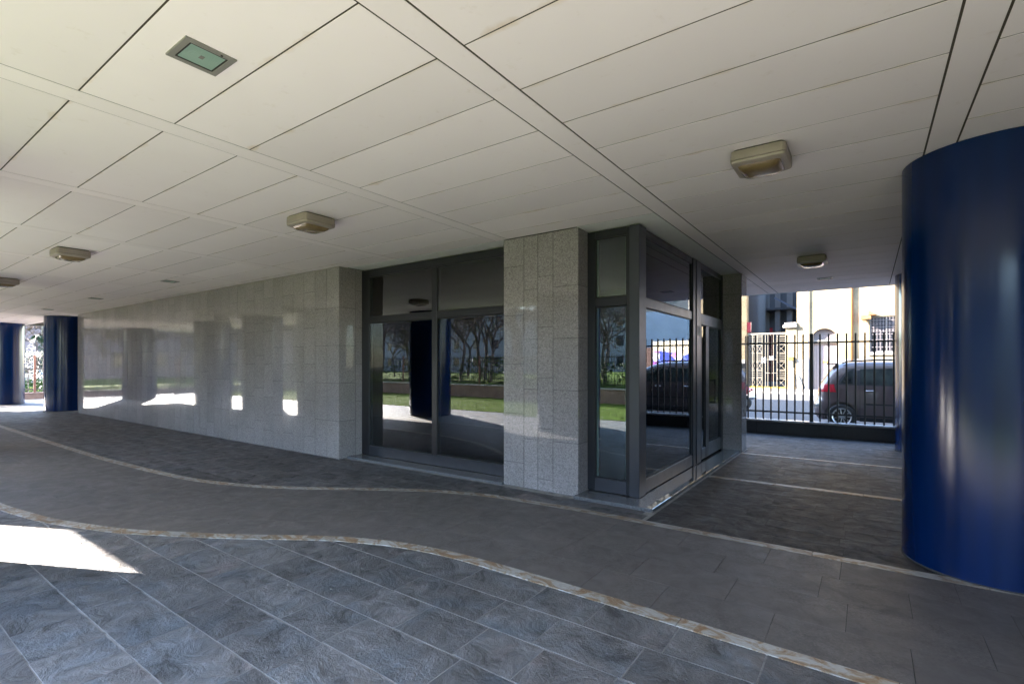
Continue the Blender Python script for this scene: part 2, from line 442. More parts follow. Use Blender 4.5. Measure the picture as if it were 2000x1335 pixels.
for k in range(-8, 14):
    y = Y0 + k*DY; y1 = y + DY
    xs = []
    x = -29.1 + rng.uniform(0, .4)
    while x < 8.9: xs.append(x); x += rng.choice((0.42, 0.45, 0.5, 0.52, 0.42, 0.6, 0.62, 0.38, 0.72))
    if k in fixed:
        f_ = fixed[k]; xs = [q for q in xs if q < f_[0]-.35 or q > f_[-1]+.35] + f_; xs.sort()
    for a, b_ in zip(xs[:-1], xs[1:]):
        xm = (a+b_)/2
        inpath = all(ny(q)+.05 < y-.01 and y1+.01 < fy(q)-.05 for q in (a, xm, b_))
        if inpath: continue
        if y > 4.9: continue
        below = y1 < max(ny(a), ny(b_)) + .33 and (y+y1)/2 < ny(xm)+.12
        if (y+y1)/2 < ny(xm)+.2:
            vis = a > -9.5 and any(qx*-.58+qy*.8147 > 1.9 and abs(qx*.8147+qy*.58) < 1.06*(qx*-.58+qy*.8147) for qx in (a, b_) for qy in (y, y1))
            slab(a, b_, y, y1, M['slate'], vis)
        else:
            if y1 > 4.80 and a < -1.8: y1_ = min(y1, 4.95)
            else: y1_ = y1
            if y1_-y < .05: continue
            if y1 > 4.66:
                if a > -1.9: continue
                b_ = min(b_, -1.785)
            vis = a > -8.6 and b_ < 1.0
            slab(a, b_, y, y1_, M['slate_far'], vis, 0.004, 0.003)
# passage: rows of mixed length between the bands
def passage(ya, yb, rows, lens):
    y = ya
    for i, h in enumerate(rows):
        xl = -7.0 if y > 9.7 else -1.742
        x = xl + rng.uniform(-.3, 0)
        while x < 3.2:
            x1 = x + rng.choice(lens); a = max(x, xl)
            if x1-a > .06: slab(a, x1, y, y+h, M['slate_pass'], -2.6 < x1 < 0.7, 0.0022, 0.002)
            x = x1
        y += h
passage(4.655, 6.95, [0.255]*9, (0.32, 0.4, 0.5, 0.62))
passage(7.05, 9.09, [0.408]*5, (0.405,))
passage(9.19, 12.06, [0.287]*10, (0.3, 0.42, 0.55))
tag(pass_slabs.build('slate_run', M['slate_pass'], paving), kind='stuff')
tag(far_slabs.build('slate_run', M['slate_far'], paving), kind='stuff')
tag(near_rest.build('slate_run', M['slate_bounce'], paving), kind='stuff')

# ------------------------------------------------------------------ ceiling
XE0, XE1, YE0, YE1 = -27.3, 8.6, -1.14, 12.25
ceiling = MB()
ceiling.box(XE0, XE1, YE0, YE1, 3.0522, 3.30)
ceiling = ceiling.build('ceiling', M['void']); tag(ceiling, kind='structure')
strips = [(0.335, 0.505), (-1.785, -1.607), (-3.83, -3.652), (-5.83, -5.663), (-7.86, -7.69)]
x = -7.775
while x - 2.03 > XE0: x -= 2.03; strips.append((x-.085, x+.085))
for i in range(4): strips.append((2.46+i*2.04-.087, 2.46+i*2.04+.087))
strips.sort()
for a, b_ in strips:
    y1 = YE1 if a > -1.9 else 5.03
    if y1 < 6: MB().box(a+.0036, b_-.0036, 9.56, YE1, 3.0492, 3.072).build('ceiling_strip', M['ceil'], ceiling, bevel=0.0015, seg=1)
    sg = .0055 if a > -2 else .0036
    MB().box(a+sg, b_-sg, YE0+.002, y1, 3.0492, 3.072).build('ceiling_strip', M['ceil'], ceiling, bevel=0.0015, seg=1)
edges = [XE0] + [q for s_ in strips for q in s_] + [XE1]
bays = [(edges[i], edges[i+1]) for i in range(0, len(edges), 2)]
joints = [YE0] + [0.889 + 0.4815*k for k in range(-4, 24)] + [YE1]
rest = MB()
rng = random.Random(3)
pm = {}
for (a, b_) in bays:
    if b_-a < .2: continue
    for y, y1 in zip(joints[:-1], joints[1:]):
        if a < -1.9:
            if 5.0 < y < 9.5: continue
            if y < 5.0: y1 = min(y1, 5.03)
        if y1-y < .03: continue
        vis = (a < 0.4 and y > 0.35 and (y < 9 or a > -4) or (0.4 < a < 1 and y > 2.3 and y < 5.5)) and (a+b_)/2 < 2
        if vis:
            key = (round(b_-a, 3), round(y1-y, 3), a > -2)
            if key not in pm:
                g_ = .0065 if a > -2 else .0048
                me = MB().box(g_, b_-a-g_, .0046, y1-y-.0046, 0, .02).mesh('ceiling_panel', 0.0008, 1); me.materials.append(M['ceil']); pm[key] = me
            inst('ceiling_panel', pm[key], ceiling, (a, y, CEIL + rng.uniform(0, .0006)), (rng.uniform(-.0009, .0009), rng.uniform(-.0003, .0003), 0))
        else: rest.box(a+.006, b_-.006, y+.0035, y1-.0035, CEIL, CEIL+.02)
tag(rest.build('ceiling_panel_run', M['ceil'], ceiling), kind='stuff')
# storeys above, and the roof edge that cuts the sunlight
M['render_wall'] = plain('pale_render', (0.42, 0.41, 0.39), 0.8)
up = MB().box(XE0, XE1, YE0, YE1, 3.304, 12.4).build('upper_storeys', M['render_wall']); tag(up, kind='structure')
fa = MB()
fa.box(XE0-.02, XE1+.02, YE0-.04, YE0-.001, 3.045, 3.6); fa.box(XE0-.02, XE1+.02, YE1+.001, YE1+.04, 3.045, 3.6)
fa.box(XE0-.04, XE0-.001, YE0-.03, YE1+.03, 3.045, 3.6)
fa.build('fascia', M['soffit'], up)

# ------------------------------------------------------------------ granite walls and piers
def slab_wall(name, label, faces, solid, seed, cat='wall'):
    """faces: list of (origin, dir, width list, out normal) ; slabs .6 high staggered"""
    root = MB().box(*solid).build(name, M['grout_dark']); tag(root, label, cat)
    rg = random.Random(seed); cache = {}
    for (ox, oy, dx, dy, nx, nyy, widths, start) in faces:
        s_ = 0
        for ci, wd in enumerate(widths):
            off = (0.02, 0.30, 0.14, 0.46)[(ci*3+start) % 4] if rg.random() < .25 else (0.0 if (ci+start) % 2 else 0.30)
            z = 0.004; zs = [z]
            zz = off if off > .05 else 0.6
            while zz < 3.0: zs.append(zz); zz += 0.6
            zs.append(3.046)
            for z0, z1 in zip(zs[:-1], zs[1:]):
                key = (round(wd, 4), round(z1-z0, 3))
                if key not in cache:
                    me = MB().box(.003, wd-.003, -.004, .014, .0022, z1-z0-.0022).mesh('granite_slab'); me.materials.append(M['granite']); cache[key] = me
                px, py = ox+dx*s_, oy+dy*s_
                pr = rg.uniform(.0145, .0155)
                # local x along dir, local -y outward... build frame
                ang = math.atan2(dy, dx)
                side = (-dy)*nx + dx*nyy     # +1 when outward is local +y
                if side > 0: loc = (px+nx*pr, py+nyy*pr, z0)
                else: loc = (px+nx*pr, py+nyy*pr, z0)
                inst('granite_slab', cache[key], root, loc, (rg.uniform(-.0006, .0006), 0, ang + rg.uniform(-.0005, .0005)))
            s_ += wd
    return root
WX0 = -20.02; NW = 41; wd = (-6.80-WX0)/NW
slab_wall('granite_wall', 'long grey polished granite wall of narrow upright slabs mirroring the forecourt', [
    (WX0, 4.87, 1, 0, 0, -1, [wd]*NW, 0),
    (-6.82, 4.865, 0, 1, 1, 0, [0.30, 0.16], 1)], (WX0+.004, -6.8035, 4.8535, 9.55, 0.002, 3.045), 1)
slab_wall('granite_pier', 'grey speckled granite pier between the big window and the glazed corner', [
    (-3.715, 5.06, 1, 0, 0, -1, [0.305, 0.20, 0.21, 0.33], 0),
    (-2.69, 5.055, 0, 1, 1, 0, [0.26], 1)], (-3.713, -2.6735, 5.0435, 5.62, 0.002, 3.045), 2, 'pier')
slab_wall('granite_pier', 'shaded granite end pier past the glass door beside the street fence', [
    (-2.085, 9.215, 1, 0, 0, -1, [0.325], 1),
    (-1.775, 9.21, 0, 1, 1, 0, [0.42], 0)], (-2.083, -1.7585, 9.1985, 9.63, 0.002, 3.045), 3, 'pier')

# interior shell behind the glass, in the dark
rm = MB()
rm.box(-6.80, -2.10, 9.35, 9.5, 0, 3.04); rm.box(-6.81, -6.66, 5.42, 9.35, 0.01, 3.0)
rm.box(-6.66, -2.16, 5.42, 9.34, 2.985, 3.04); rm.box(-6.6, -2.2, 5.45, 9.3, -.1, 0.004)
rm.box(-5.2, -5.0, 7.0, 9.3, 0.02, 2.9); rm.box(-4.6, -3.0, 8.3, 8.9, .02, 1.05)
tag(rm.build('interior_wall', M['room']), kind='structure')
# soffit board over the recesses
sf = MB(); sf.box(-6.80, -3.72, 5.034, 5.40, 3.0492, 3.07); sf.box(-2.685, -1.79, 5.034, 9.55, 3.0494, 3.07)
tag(sf.build('soffit', M['soffit']), kind='structure')

# ------------------------------------------------------------------ glazing
def frame_bar(root, name, mat, *b):
    return MB().box(*b).build(name, mat, root, bevel=0.003, seg=1)
def pane(root, b, axis, light_side=True):
    o = MB().box(*b).build('pane', M['glass'], root)
    x0, x1, y0, y1, z0, z1 = b
    if axis == 'Y':
        MB().box(x0+.001, x0+.022, y1+.002, y1+.016, z0+.01, z1-.01).build('glazing_spacer', M['spacer'], o)
        MB().box(x1-.022, x1-.001, y1+.002, y1+.016, z0+.01, z1-.01).build('glazing_spacer', M['spacer'], o)
    else:
        MB().box(x0-.016, x0-.002, y1-.022, y1-.001, z0+.01, z1-.01).build('glazing_spacer', M['spacer'], o)
    return o
def gasket(root, b, axis):
    x0, x1, y0, y1, z0, z1 = b; g = MB(); t = .009
    if axis == 'Y':
        g.box(x0, x0+t, y0-.006, y0+.004, z0, z1); g.box(x1-t, x1, y0-.006, y0+.004, z0, z1)
        g.box(x0+t, x1-t, y0-.006, y0+.004, z0, z0+t); g.box(x0+t, x1-t, y0-.006, y0+.004, z1-t, z1)
    else:
        g.box(x1-.004, x1+.006, y0, y0+t, z0, z1); g.box(x1-.004, x1+.006, y1-t, y1, z0, z1)
        g.box(x1-.004, x1+.006, y0+t, y1-t, z0, z0+t); g.box(x1-.004, x1+.006, y0+t, y1-t, z1-t, z1)
    g.build('gasket', M['gasket'], root)
W1 = empty('window', (-5.25, 5.33, 0.03)); W1.location = (0, 0, 0)
tag(W1, 'large dark framed window of four panes mirroring trees and lawn', 'window')
fy0, fy1 = 5.275, 5.36
frame_bar(W1, 'jamb', M['frame'], -6.785, -6.60, fy0, fy1, .035, 3.03)
frame_bar(W1, 'jamb', M['frame'], -3.86, -3.70, fy0, fy1, .035, 3.03)
frame_bar(W1, 'head_rail', M['frame'], -6.60, -3.86, fy0+.001, fy1, 2.915, 3.03)
frame_bar(W1, 'bottom_rail', M['frame_light'], -6.60, -3.86, fy0-.006, fy1, .035, .185)
frame_bar(W1, 'mullion', M['frame'], -5.185, -5.09, fy0-.006, fy1, .186, 2.914)
for a, b_ in ((-6.60, -5.185), (-5.09, -3.86)):
    frame_bar(W1, 'transom', M['frame'], a, b_, fy0-.002, fy1, 2.165, 2.262)
    for z0, z1 in ((.185, 2.165), (2.262, 2.915)):
        b = (a+.004, b_-.004, fy0+.014, fy0+.026, z0+.004, z1-.004); pane(W1, b, 'Y'); gasket(W1, b, 'Y')
W2 = empty('glazed_corner'); tag(W2, 'glazed shop corner with grey metal posts between granite pier and passage', 'glazing')
frame_bar(W2, 'jamb', M['frame'], -2.685, -2.575, fy0, fy1, .045, 3.03)
frame_bar(W2, 'corner_post', M['frame_light'], -2.148, -2.035, 5.255, 5.46, .04, 3.032)
frame_bar(W2, 'jamb', M['frame'], -2.19, -2.15, fy0, fy1, .045, 3.03)
frame_bar(W2, 'head_rail', M['frame'], -2.575, -2.19, fy0+.001, fy1, 2.945, 3.03)
frame_bar(W2, 'transom', M['frame'], -2.575, -2.19, fy0-.002, fy1, 2.16, 2.262)
frame_bar(W2, 'bottom_rail', M['frame_light'], -2.575, -2.19, fy0-.004, fy1, .045, .195)
for z0, z1 in ((.195, 2.16), (2.262, 2.945)):
    b = (-2.571, -2.194, fy0+.014, fy0+.026, z0+.004, z1-.004); pane(W2, b, 'Y'); gasket(W2, b, 'Y')
gx0, gx1 = -2.15, -2.06
frame_bar(W2, 'head_rail', M['frame'], gx0, gx1, 5.46, 7.36, 2.95, 3.03)
frame_bar(W2, 'transom', M['frame_light'], gx0, gx1+.002, 5.46, 7.36, 2.145, 2.255)
frame_bar(W2, 'bottom_rail', M['frame_light'], gx0, gx1+.004, 5.46, 7.36, .045, .195)
frame_bar(W2, 'mullion', M['frame'], gx0-.02, gx1+.015, 7.36, 7.74, .04, 3.03)
frame_bar(W2, 'mullion_cover', M['frame_light'], gx1+.016, gx1+.026, 7.50, 7.72, .05, 3.02)
for z0, z1 in ((.195, 2.145), (2.255, 2.95)):
    b = (gx1-.026, gx1-.014, 5.464, 7.356, z0+.004, z1-.004); pane(W2, b, 'X'); gasket(W2, b, 'X')
MB().box(gx1+.027, gx1+.029, 7.55, 7.66, 1.93, 2.06).build('sticker', M['white_line'], W2)
D = empty('glass_door'); tag(D, 'grey framed glass entrance door with dark U-shaped pull handle', 'door')
frame_bar(D, 'frame_jamb', M['frame'], gx0, gx1+.004, 7.742, 7.80, .04, 3.03)
frame_bar(D, 'frame_jamb', M['frame'], gx0, gx1+.004, 9.10, 9.205, .04, 3.03)
frame_bar(D, 'head_rail', M['frame'], gx0, gx1, 7.80, 9.10, 2.95, 3.03)
frame_bar(D, 'transom', M['frame'], gx0, gx1+.004, 7.80, 9.10, 2.10, 2.26)
b = (gx1-.026, gx1-.014, 7.804, 9.096, 2.264, 2.946); pane(D, b, 'X'); gasket(D, b, 'X')
frame_bar(D, 'stile', M['frame'], gx0+.01, gx1+.008, 8.07, 8.25, .06, 2.095)
frame_bar(D, 'stile', M['frame'], gx0+.01, gx1+.008, 9.03, 9.097, .06, 2.095)
frame_bar(D, 'stile', M['frame'], gx0+.01, gx1+.006, 7.803, 7.85, .06, 2.095)
frame_bar(D, 'bottom_rail', M['frame_light'], gx0+.01, gx1+.006, 7.85, 8.07, .06, .22)
frame_bar(D, 'bottom_rail', M['frame_light'], gx0+.01, gx1+.006, 8.25, 9.03, .06, .26)
for (a, b_, z0) in ((7.85, 8.07, .22), (8.25, 9.03, .26)):
    b = (gx1-.026, gx1-.014, a+.003, b_-.003, z0+.003, 2.09); pane(D, b, 'X'); gasket(D, b, 'X')
MB().tube([(gx1, 8.34, 0.90), (gx1+.07, 8.34, 0.90), (gx1+.075, 8.345, .905), (gx1+.075, 8.345, 1.245), (gx1+.07, 8.34, 1.25), (gx1, 8.34, 1.25)], .016, 10).build('handle', M['gasket'], D, smooth=True, angle=R(50))
# polished thresholds
for nm, b in (('threshold', (-6.80, -3.72, 5.0, 5.42, -.05, .03)), ('threshold', (-2.685, -1.78, 4.955, 5.44, -.05, .036)), ('threshold', (-2.16, -1.78, 5.443, 7.4, -.05, .0355)), ('threshold', (-2.16, -1.78, 7.403, 9.21, -.05, .0352))):
    o = MB().box(*b).build(nm, M['granite_sill'], None, bevel=.003, seg=1); tag(o, kind='structure')

# ------------------------------------------------------------------ blue columns
cme = MB().lathe([(0.0, 0.003), (0.55, 0.003), (0.55, 3.044), (0.0, 3.044)], 128).mesh('column', smooth=True, angle=R(40)); cme.materials.append(M['blue'])
cme2 = MB().lathe([(0.0, 0.003), (0.61, 0.003), (0.61, 3.044), (0.0, 3.044)], 128).mesh('column', smooth=True, angle=R(40)); cme2.materials.append(M['blue'])
cols = [((0.77, 5.12), cme, 'big glossy blue round column close by, beside the passage mouth'),
        ((0.93, 11.05), cme, 'blue round column at the street fence, mostly hidden by the near one'),
        ((-21.45, 4.91), cme, 'blue round column at the far end of the granite wall'),
        ((-26.6, 4.30), cme, 'blue round column farthest off at the picture edge'),
        ((-26.0, 1.3), cme2, 'blue round column mirrored in the far end of the granite wall'),
        ((-19.75, 1.0), cme2, 'blue round column mirrored in the middle of the granite wall'),
        ((-16.1, 1.1), cme2, 'blue round column mirrored in the near half of the granite wall'),
        ((-12.9, 1.15), cme2, 'blue round column mirrored at the near end of the granite wall'),
        ((-10.67, -0.2), cme2, 'blue round column mirrored in the large window'),
        ((-5.70, 0.03), cme2, 'blue round column just outside the frame, mirrored in the granite pier')]
rme = {id(cme): .55, id(cme2): .61}; ring = {}
for k_, r_ in rme.items():
    ring[k_] = MB().lathe([(r_-.002, .001), (r_+.006, .001), (r_+.005, .012), (r_-.002, .014)], 96).mesh('foot_joint', smooth=True); ring[k_].materials.append(M['grout_dark'])
for (p, me_, lb) in cols:
    o = tag(inst('column', me_, None, (p[0], p[1], 0)), lb, 'column', 'blue columns carrying the soffit')
    inst('foot_joint', ring[id(me_)], o)

# ------------------------------------------------------------------ ceiling lamps
def rrect(hw, r, z, n=5):
    pts = []
    for cx, cy_, a0 in ((hw-r, hw-r, 0), (-hw+r, hw-r, 90), (-hw+r, -hw+r, 180), (hw-r, -hw+r, 270)):
        for i in range(n+1):
            a = R(a0 + 90*i/n); pts.append((cx+r*math.cos(a), cy_+r*math.sin(a), z))
    return pts
def loft(rings, cap_last=True, cap_first=True):
    m = MB(); n = len(rings[0]); vs = [p for r_ in rings for p in r_]; fs = []
    for i in range(len(rings)-1):
        for k in range(n): fs.append((i*n+k, i*n+(k+1) % n, (i+1)*n+(k+1) % n, (i+1)*n+k))
    if cap_first: fs.append(tuple(range(n)))
    if cap_last: fs.append(tuple(range((len(rings)-1)*n, len(rings)*n)))
    return m.add(vs, fs)
def make_lamp():
    t = empty('ceiling_lamp')
    loft([rrect(.165, .03, 0.0), rrect(.165, .03, -.014)]).build('mount_plate', M['lamp_dark'], t)
    loft([rrect(.178, .035, -.012), rrect(.180, .035, -.016), rrect(.182, .035, -.074), rrect(.180, .035, -.076)]).build('housing', M['lamp_body'], t, smooth=True, angle=R(35))
    loft([rrect(.173, .033, -.075), rrect(.173, .033, -.081)]).build('groove', M['lamp_dark'], t)
    loft([rrect(.180, .035, -.080), rrect(.182, .036, -.083), rrect(.178, .036, -.098), rrect(.150, .035, -.112), rrect(.140, .034, -.110)], True).build('cover_trim', M['lamp_body'], t, smooth=True, angle=R(35))
    loft([rrect(.139, .034, -.109), rrect(.132, .04, -.124), rrect(.112, .045, -.138), rrect(.075, .04, -.146), rrect(.03, .02, -.149)]).build('diffuser', M['amber'], t, smooth=True, angle=R(60))
    return t
lamp = make_lamp()
spots = [((-4.80, 3.08), 'square beige surface lamp on the ceiling above the large window'),
         ((-0.64, 4.06), 'square beige surface lamp at the passage mouth near the blue column'),
         ((-0.66, 8.42), 'dark square surface lamp deep inside the passage'),
         ((-8.82, 2.06), 'square beige surface lamp on the left half of the ceiling'),
         ((-12.75, 2.05), 'square surface lamp cut by the left picture edge'),
         ((-16.9, 2.05), 'square surface lamp far along the ceiling towards the end columns')]
for i, (p, lb) in enumerate(spots):
    o = lamp if i == 0 else copy_tree(lamp)
    o.location = (p[0], p[1], 3.0495); tag(o, lb, 'lamp', 'square surface lamps on the ceiling')
def make_rec():
    t = empty('recessed_lamp')
    fr = MB()
    for a in ((-.118, .118, -.118, -.088), (-.118, .118, .088, .118), (-.118, -.088, -.088, .088), (.088, .118, -.088, .088)):
        fr.box(a[0], a[1], a[2], a[3], -.006, .004)
    fr.build('trim', M['lamp_frame'], t, bevel=.0015, seg=1)
    inn = MB()
    for a in ((-.088, .088, -.088, -.080), (-.088, .088, .080, .088), (-.088, -.080, -.080, .080), (.080, .088, -.080, .080)):
        inn.box(a[0], a[1], a[2], a[3], -.004, .003)
    inn.build('inner_rim', M['lamp_dark'], t)
    MB().box(-.0805, .0805, -.0805, .0805, -.0025, .003).build('glass_cover', M['green_glass'], t)
    MB().box(-.016, .016, -.010, .010, -.0034, -.0026).build('lamp_mark', M['lamp_frame'], t)
    MB().lathe([(0, -.0085), (.006, -.0085), (.006, -.005)], 10, c=(.103, .05, 0)).build('screw', M['lamp_dark'], t)
    return t
rec = make_rec()
rs = [((-2.74, 1.15), 'square recessed lamp with green glass, nearest in the upper ceiling'),
      ((-0.64, 10.65), 'recessed lamp near the street end of the passage ceiling'),
      ((-10.64, 3.92), 'dark recessed lamp above the middle of the granite wall'),
      ((-14.83, 3.92), 'small dark recessed lamp above the far half of the granite wall'),
      ((-18.9, 3.92), 'tiny recessed lamp above the far end of the granite wall'),
      ((-2.74, -0.35), 'recessed lamp mirrored in the upper left panes of the window'),
      ((-6.7, 0.9), 'recessed lamp mirrored in the upper right pane of the large window')]
for i, (p, lb) in enumerate(rs):
    o = rec if i == 0 else copy_tree(rec)
    o.location = (p[0], p[1], 3.0485); tag(o, lb, 'lamp', 'recessed lamps in the ceiling')

# ------------------------------------------------------------------ street fence and plinth
pl = empty('fence_plinth'); tag(pl, 'low dark stone plinth with pale coping under the street fence', 'low wall')
for a, b_ in ((-8, -4.4), (-4.395, -2.0), (-1.995, 0.6), (0.605, 3.2), (3.205, 6), (6.005, 9)):
    MB().box(a, b_, 12.07, 12.30, -.15, .262).build('plinth_block', M['granite_dark'], pl, bevel=.004, seg=1)
    MB().box(a, b_, 12.04, 12.34, .2635, .300).build('coping', M['coping'], pl, bevel=.006, seg=2)
fen = empty('street_fence'); tag(fen, 'black steel bar fence on the low plinth along the street', 'fence')
FY = 12.19
bme = MB().box(-.0155, .0155, -.0155, .0155, .305, 2.13).mesh('fence_bar', .002, 1); bme.materials.append(M['fence'])
pme = MB().box(-.034, .034, -.034, .034, .28, 2.14).mesh('fence_post', .004, 1); pme.materials.append(M['fence'])
for i in range(-16, 47):
    x = -0.97 + 0.1525*i
    if i % 16 == 0: inst('fence_post', pme, fen, (x, FY, 0))
    else: inst('fence_bar', bme, fen, (x, FY, 0))
for z in (.47, 1.955):
    MB().box(-3.6, 8.0, FY+.016, FY+.030, z-.018, z+.018).build('fence_rail', M['fence'], fen)

# ------------------------------------------------------------------ parked car
M['car_paint'] = plain('mauve_grey_car_paint', (0.095, 0.071, 0.072), 0.30, metal=0.3, var=0.03, coat=0.8)
M['car_silver'] = plain('silver_car_paint', (0.40, 0.42, 0.46), 0.3, metal=0.4, var=0.03, coat=0.7)
M['rubber'] = plain('tyre_rubber', (0.018, 0.018, 0.019), 0.85)
M['alloy'] = plain('alloy_wheel', (0.45, 0.45, 0.46), 0.32, metal=0.8)
M['plastic'] = plain('black_trim', (0.022, 0.022, 0.025), 0.6)
M['tail'] = plain('red_tail_lamp', (0.42, 0.015, 0.03), 0.15, var=0.1, coat=1)
M['clear_lamp'] = plain('clear_lamp', (0.6, 0.6, 0.62), 0.12, coat=1)
M['chrome'] = plain('chrome', (0.7, 0.7, 0.72), 0.15, metal=1.0)
M['plate'] = plain('number_plate', (0.7, 0.7, 0.68), 0.5)
M['seat'] = plain('car_seat_cloth', (0.05, 0.045, 0.045), 0.9)
XR = [(.20, .10), (.30, .03), (.45, .0), (.62, .015), (.70, .07), (.90, .10), (1.05, .13), (1.25, .25), (1.45, .37), (1.55, .46), (1.60, .60), (1.63, .80)]
XF = [(.20, 3.82), (.30, 3.89), (.45, 3.93), (.60, 3.92), (.74, 3.85), (.84, 3.72), (.92, 3.45), (.99, 3.15), (1.05, 3.03), (1.25, 2.80), (1.45, 2.50), (1.55, 2.28), (1.60, 2.05), (1.63, 1.80)]
HW = [(.20, .79), (.30, .825), (.45, .845), (.62, .85), (.80, .845), (.95, .83), (1.04, .805), (1.25, .755), (1.45, .70), (1.55, .64), (1.60, .56), (1.63, .44)]
NE = [(.20, 6), (.6, 5.5), (1.0, 5.5), (1.3, 6), (1.63, 4)]
def outline_y(x, z):
    xr, xf, h, n_ = interp(XR, z), interp(XF, z), interp(HW, z), interp(NE, z)
    u = min(1, abs((x-(xr+xf)/2)/((xf-xr)/2))); return h*(1-u**n_)**(1/n_)
def end_x(y, z, rear=True):
    xr, xf, h, n_ = interp(XR, z), interp(XF, z), interp(HW, z), interp(NE, z)
    u = min(1, abs(y)/h); d = (xf-xr)/2*(1-u**n_)**(1/n_)
    return (xr+xf)/2 - d if rear else (xr+xf)/2 + d
def make_car(paint):
    t = empty('parked_car')
    lv = [.20, .25, .30, .38, .45, .54, .62, .66, .70, .76, .82, .87, .92, .96, 1.0, 1.04, 1.09, 1.16, 1.25, 1.35, 1.45, 1.50, 1.55, 1.58, 1.60, 1.62, 1.63]
    n = 72; rings = []
    for z in lv:
        xr, xf, h, e = interp(XR, z), interp(XF, z), interp(HW, z), interp(NE, z); rg_ = []
        for k in range(n):
            a = 2*math.pi*(k+.5)/n; c_, s_ = math.cos(a), math.sin(a)
            rg_.append(((xr+xf)/2+(xf-xr)/2*math.copysign(abs(c_)**(2/e), c_), h*math.copysign(abs(s_)**(2/e), s_), z))
        rings.append(rg_)
    body = loft(rings).build('body', paint, t, smooth=True, angle=R(38))
    # wheel arches cut out of the body
    cut = MB()
    for wx in (.62, 3.13):
        for sy in (-1, 1): cut.lathe([(0, -.16), (.365, -.16), (.365, .16), (0, .16)], 40, 'Y', (wx, sy*.80, .30))
    co = cut.build('cutter', paint)
    md = body.modifiers.new('arch', 'BOOLEAN'); md.object = co; md.operation = 'DIFFERENCE'; md.solver = 'EXACT'
    bpy.context.view_layer.update()
    dg = bpy.context.evaluated_depsgraph_get()
    me = bpy.data.meshes.new_from_object(body.evaluated_get(dg)); body.modifiers.clear(); body.data = me
    bpy.data.objects.remove(co)
    def side_patch(name, mat, bot, top, x0, x1, sy, off=.004, n_=14, m_=5, parent=t):
        m = MB(); vs = []
        for i in range(n_+1):
            x = x0+(x1-x0)*i/n_; zb, zt = interp(bot, x), interp(top, x)
            for j in range(m_+1):
                z = zb+(zt-zb)*j/m_; vs.append((x, sy*(outline_y(x, z)+off), z))
        fs = [(i*(m_+1)+j, (i+1)*(m_+1)+j, (i+1)*(m_+1)+j+1, i*(m_+1)+j+1) for i in range(n_) for j in range(m_)]
        return m.add(vs, fs).build(name, mat, parent, smooth=True)
    def end_patch(name, mat, y0, y1, z0, z1, rear, off=.004, n_=12, m_=6):
        m = MB(); vs = []
        for i in range(n_+1):
            y = y0+(y1-y0)*i/n_
            for j in range(m_+1):
                z = z0+(z1-z0)*j/m_; vs.append((end_x(y, z, rear)+(-off if rear else off), y, z))
        fs = [(i*(m_+1)+j, (i+1)*(m_+1)+j, (i+1)*(m_+1)+j+1, i*(m_+1)+j+1) for i in range(n_) for j in range(m_)]
        return m.add(vs, fs).build(name, mat, t, smooth=True)
    for sy in (-1, 1):
        side_patch('window_surround', M['plastic'], [(.50, 1.06), (2.95, 1.03)], [(.50, 1.07), (.74, 1.44), (1.0, 1.475), (2.1, 1.485), (2.42, 1.42), (2.95, 1.06)], .50, 2.93, sy, .002, 40)
        side_patch('quarter_window', M['car_glass_dark'], [(.6, 1.09), (.84, 1.09)], [(.60, 1.12), (.74, 1.37), (.84, 1.43)], .60, .84, sy, .006)
        side_patch('rear_door_window', M['car_glass_dark'], [(1.0, 1.085), (1.72, 1.07)], [(1.0, 1.44), (1.72, 1.46)], 0.98, 1.74, sy, .006)
        side_patch('front_door_window', M['car_glass_dark'], [(1.82, 1.07), (2.86, 1.06)], [(1.82, 1.46), (2.1, 1.455), (2.40, 1.37), (2.86, 1.075)], 1.84, 2.84, sy, .006, 24)
        side_patch('rub_strip', M['plastic'], [(1.05, .60), (2.70, .59)], [(1.05, .635), (2.70, .625)], 1.05, 2.70, sy, .010, 24, 2)
        side_patch('sill', M['plastic'], [(.98, .21), (2.77, .21)], [(.98, .30), (2.77, .30)], .98, 2.77, sy, .006, 24, 2)
        for xs, za, zb in ((.98, .34, 1.06), (1.78, .32, 1.06), (2.80, .62, 1.02)):
            side_patch('door_seam', M['plastic'], [(xs-.004, za), (xs+.004, za)], [(xs-.004, zb), (xs+.004, zb)], xs-.004, xs+.004, sy, .0015, 1, 10)
        for xs in (1.08, 1.90):
            hz_ = .93; yy = outline_y(xs+.08, hz_)
            MB().tube([(xs, sy*(yy-.005), hz_), (xs+.02, sy*(yy+.03), hz_), (xs+.15, sy*(yy+.03), hz_+.004), (xs+.17, sy*(yy-.005), hz_+.004)], .012, 8).build('door_handle', M['chrome'], t, smooth=True)
        # lamps
        m_ = MB(); vs = []; lv2 = [.88+.19*j/8 for j in range(9)]
        for j, z in enumerate(lv2):
            for i in range(9):
                y = sy*(interp(HW, z)*(.62+.335*i/8)); x = end_x(y, z)
                vs.append((x-.006, y*1.006, z))
        m_.add(vs, [(j*9+i, j*9+i+1, (j+1)*9+i+1, (j+1)*9+i) for j in range(8) for i in range(8)]).build('tail_light', M['tail'], t, smooth=True)
        m_ = MB(); vs = []
        for j in range(7):
            z = .66+.16*j/6
            for i in range(9):
                y = sy*(interp(HW, z)*(.55+.44*i/8)); x = end_x(y, z, False); vs.append((x+.005, y*1.004, z))
        m_.add(vs, [(j*9+i, j*9+i+1, (j+1)*9+i+1, (j+1)*9+i) for j in range(6) for i in range(8)]).build('headlight', M['clear_lamp'], t, smooth=True)
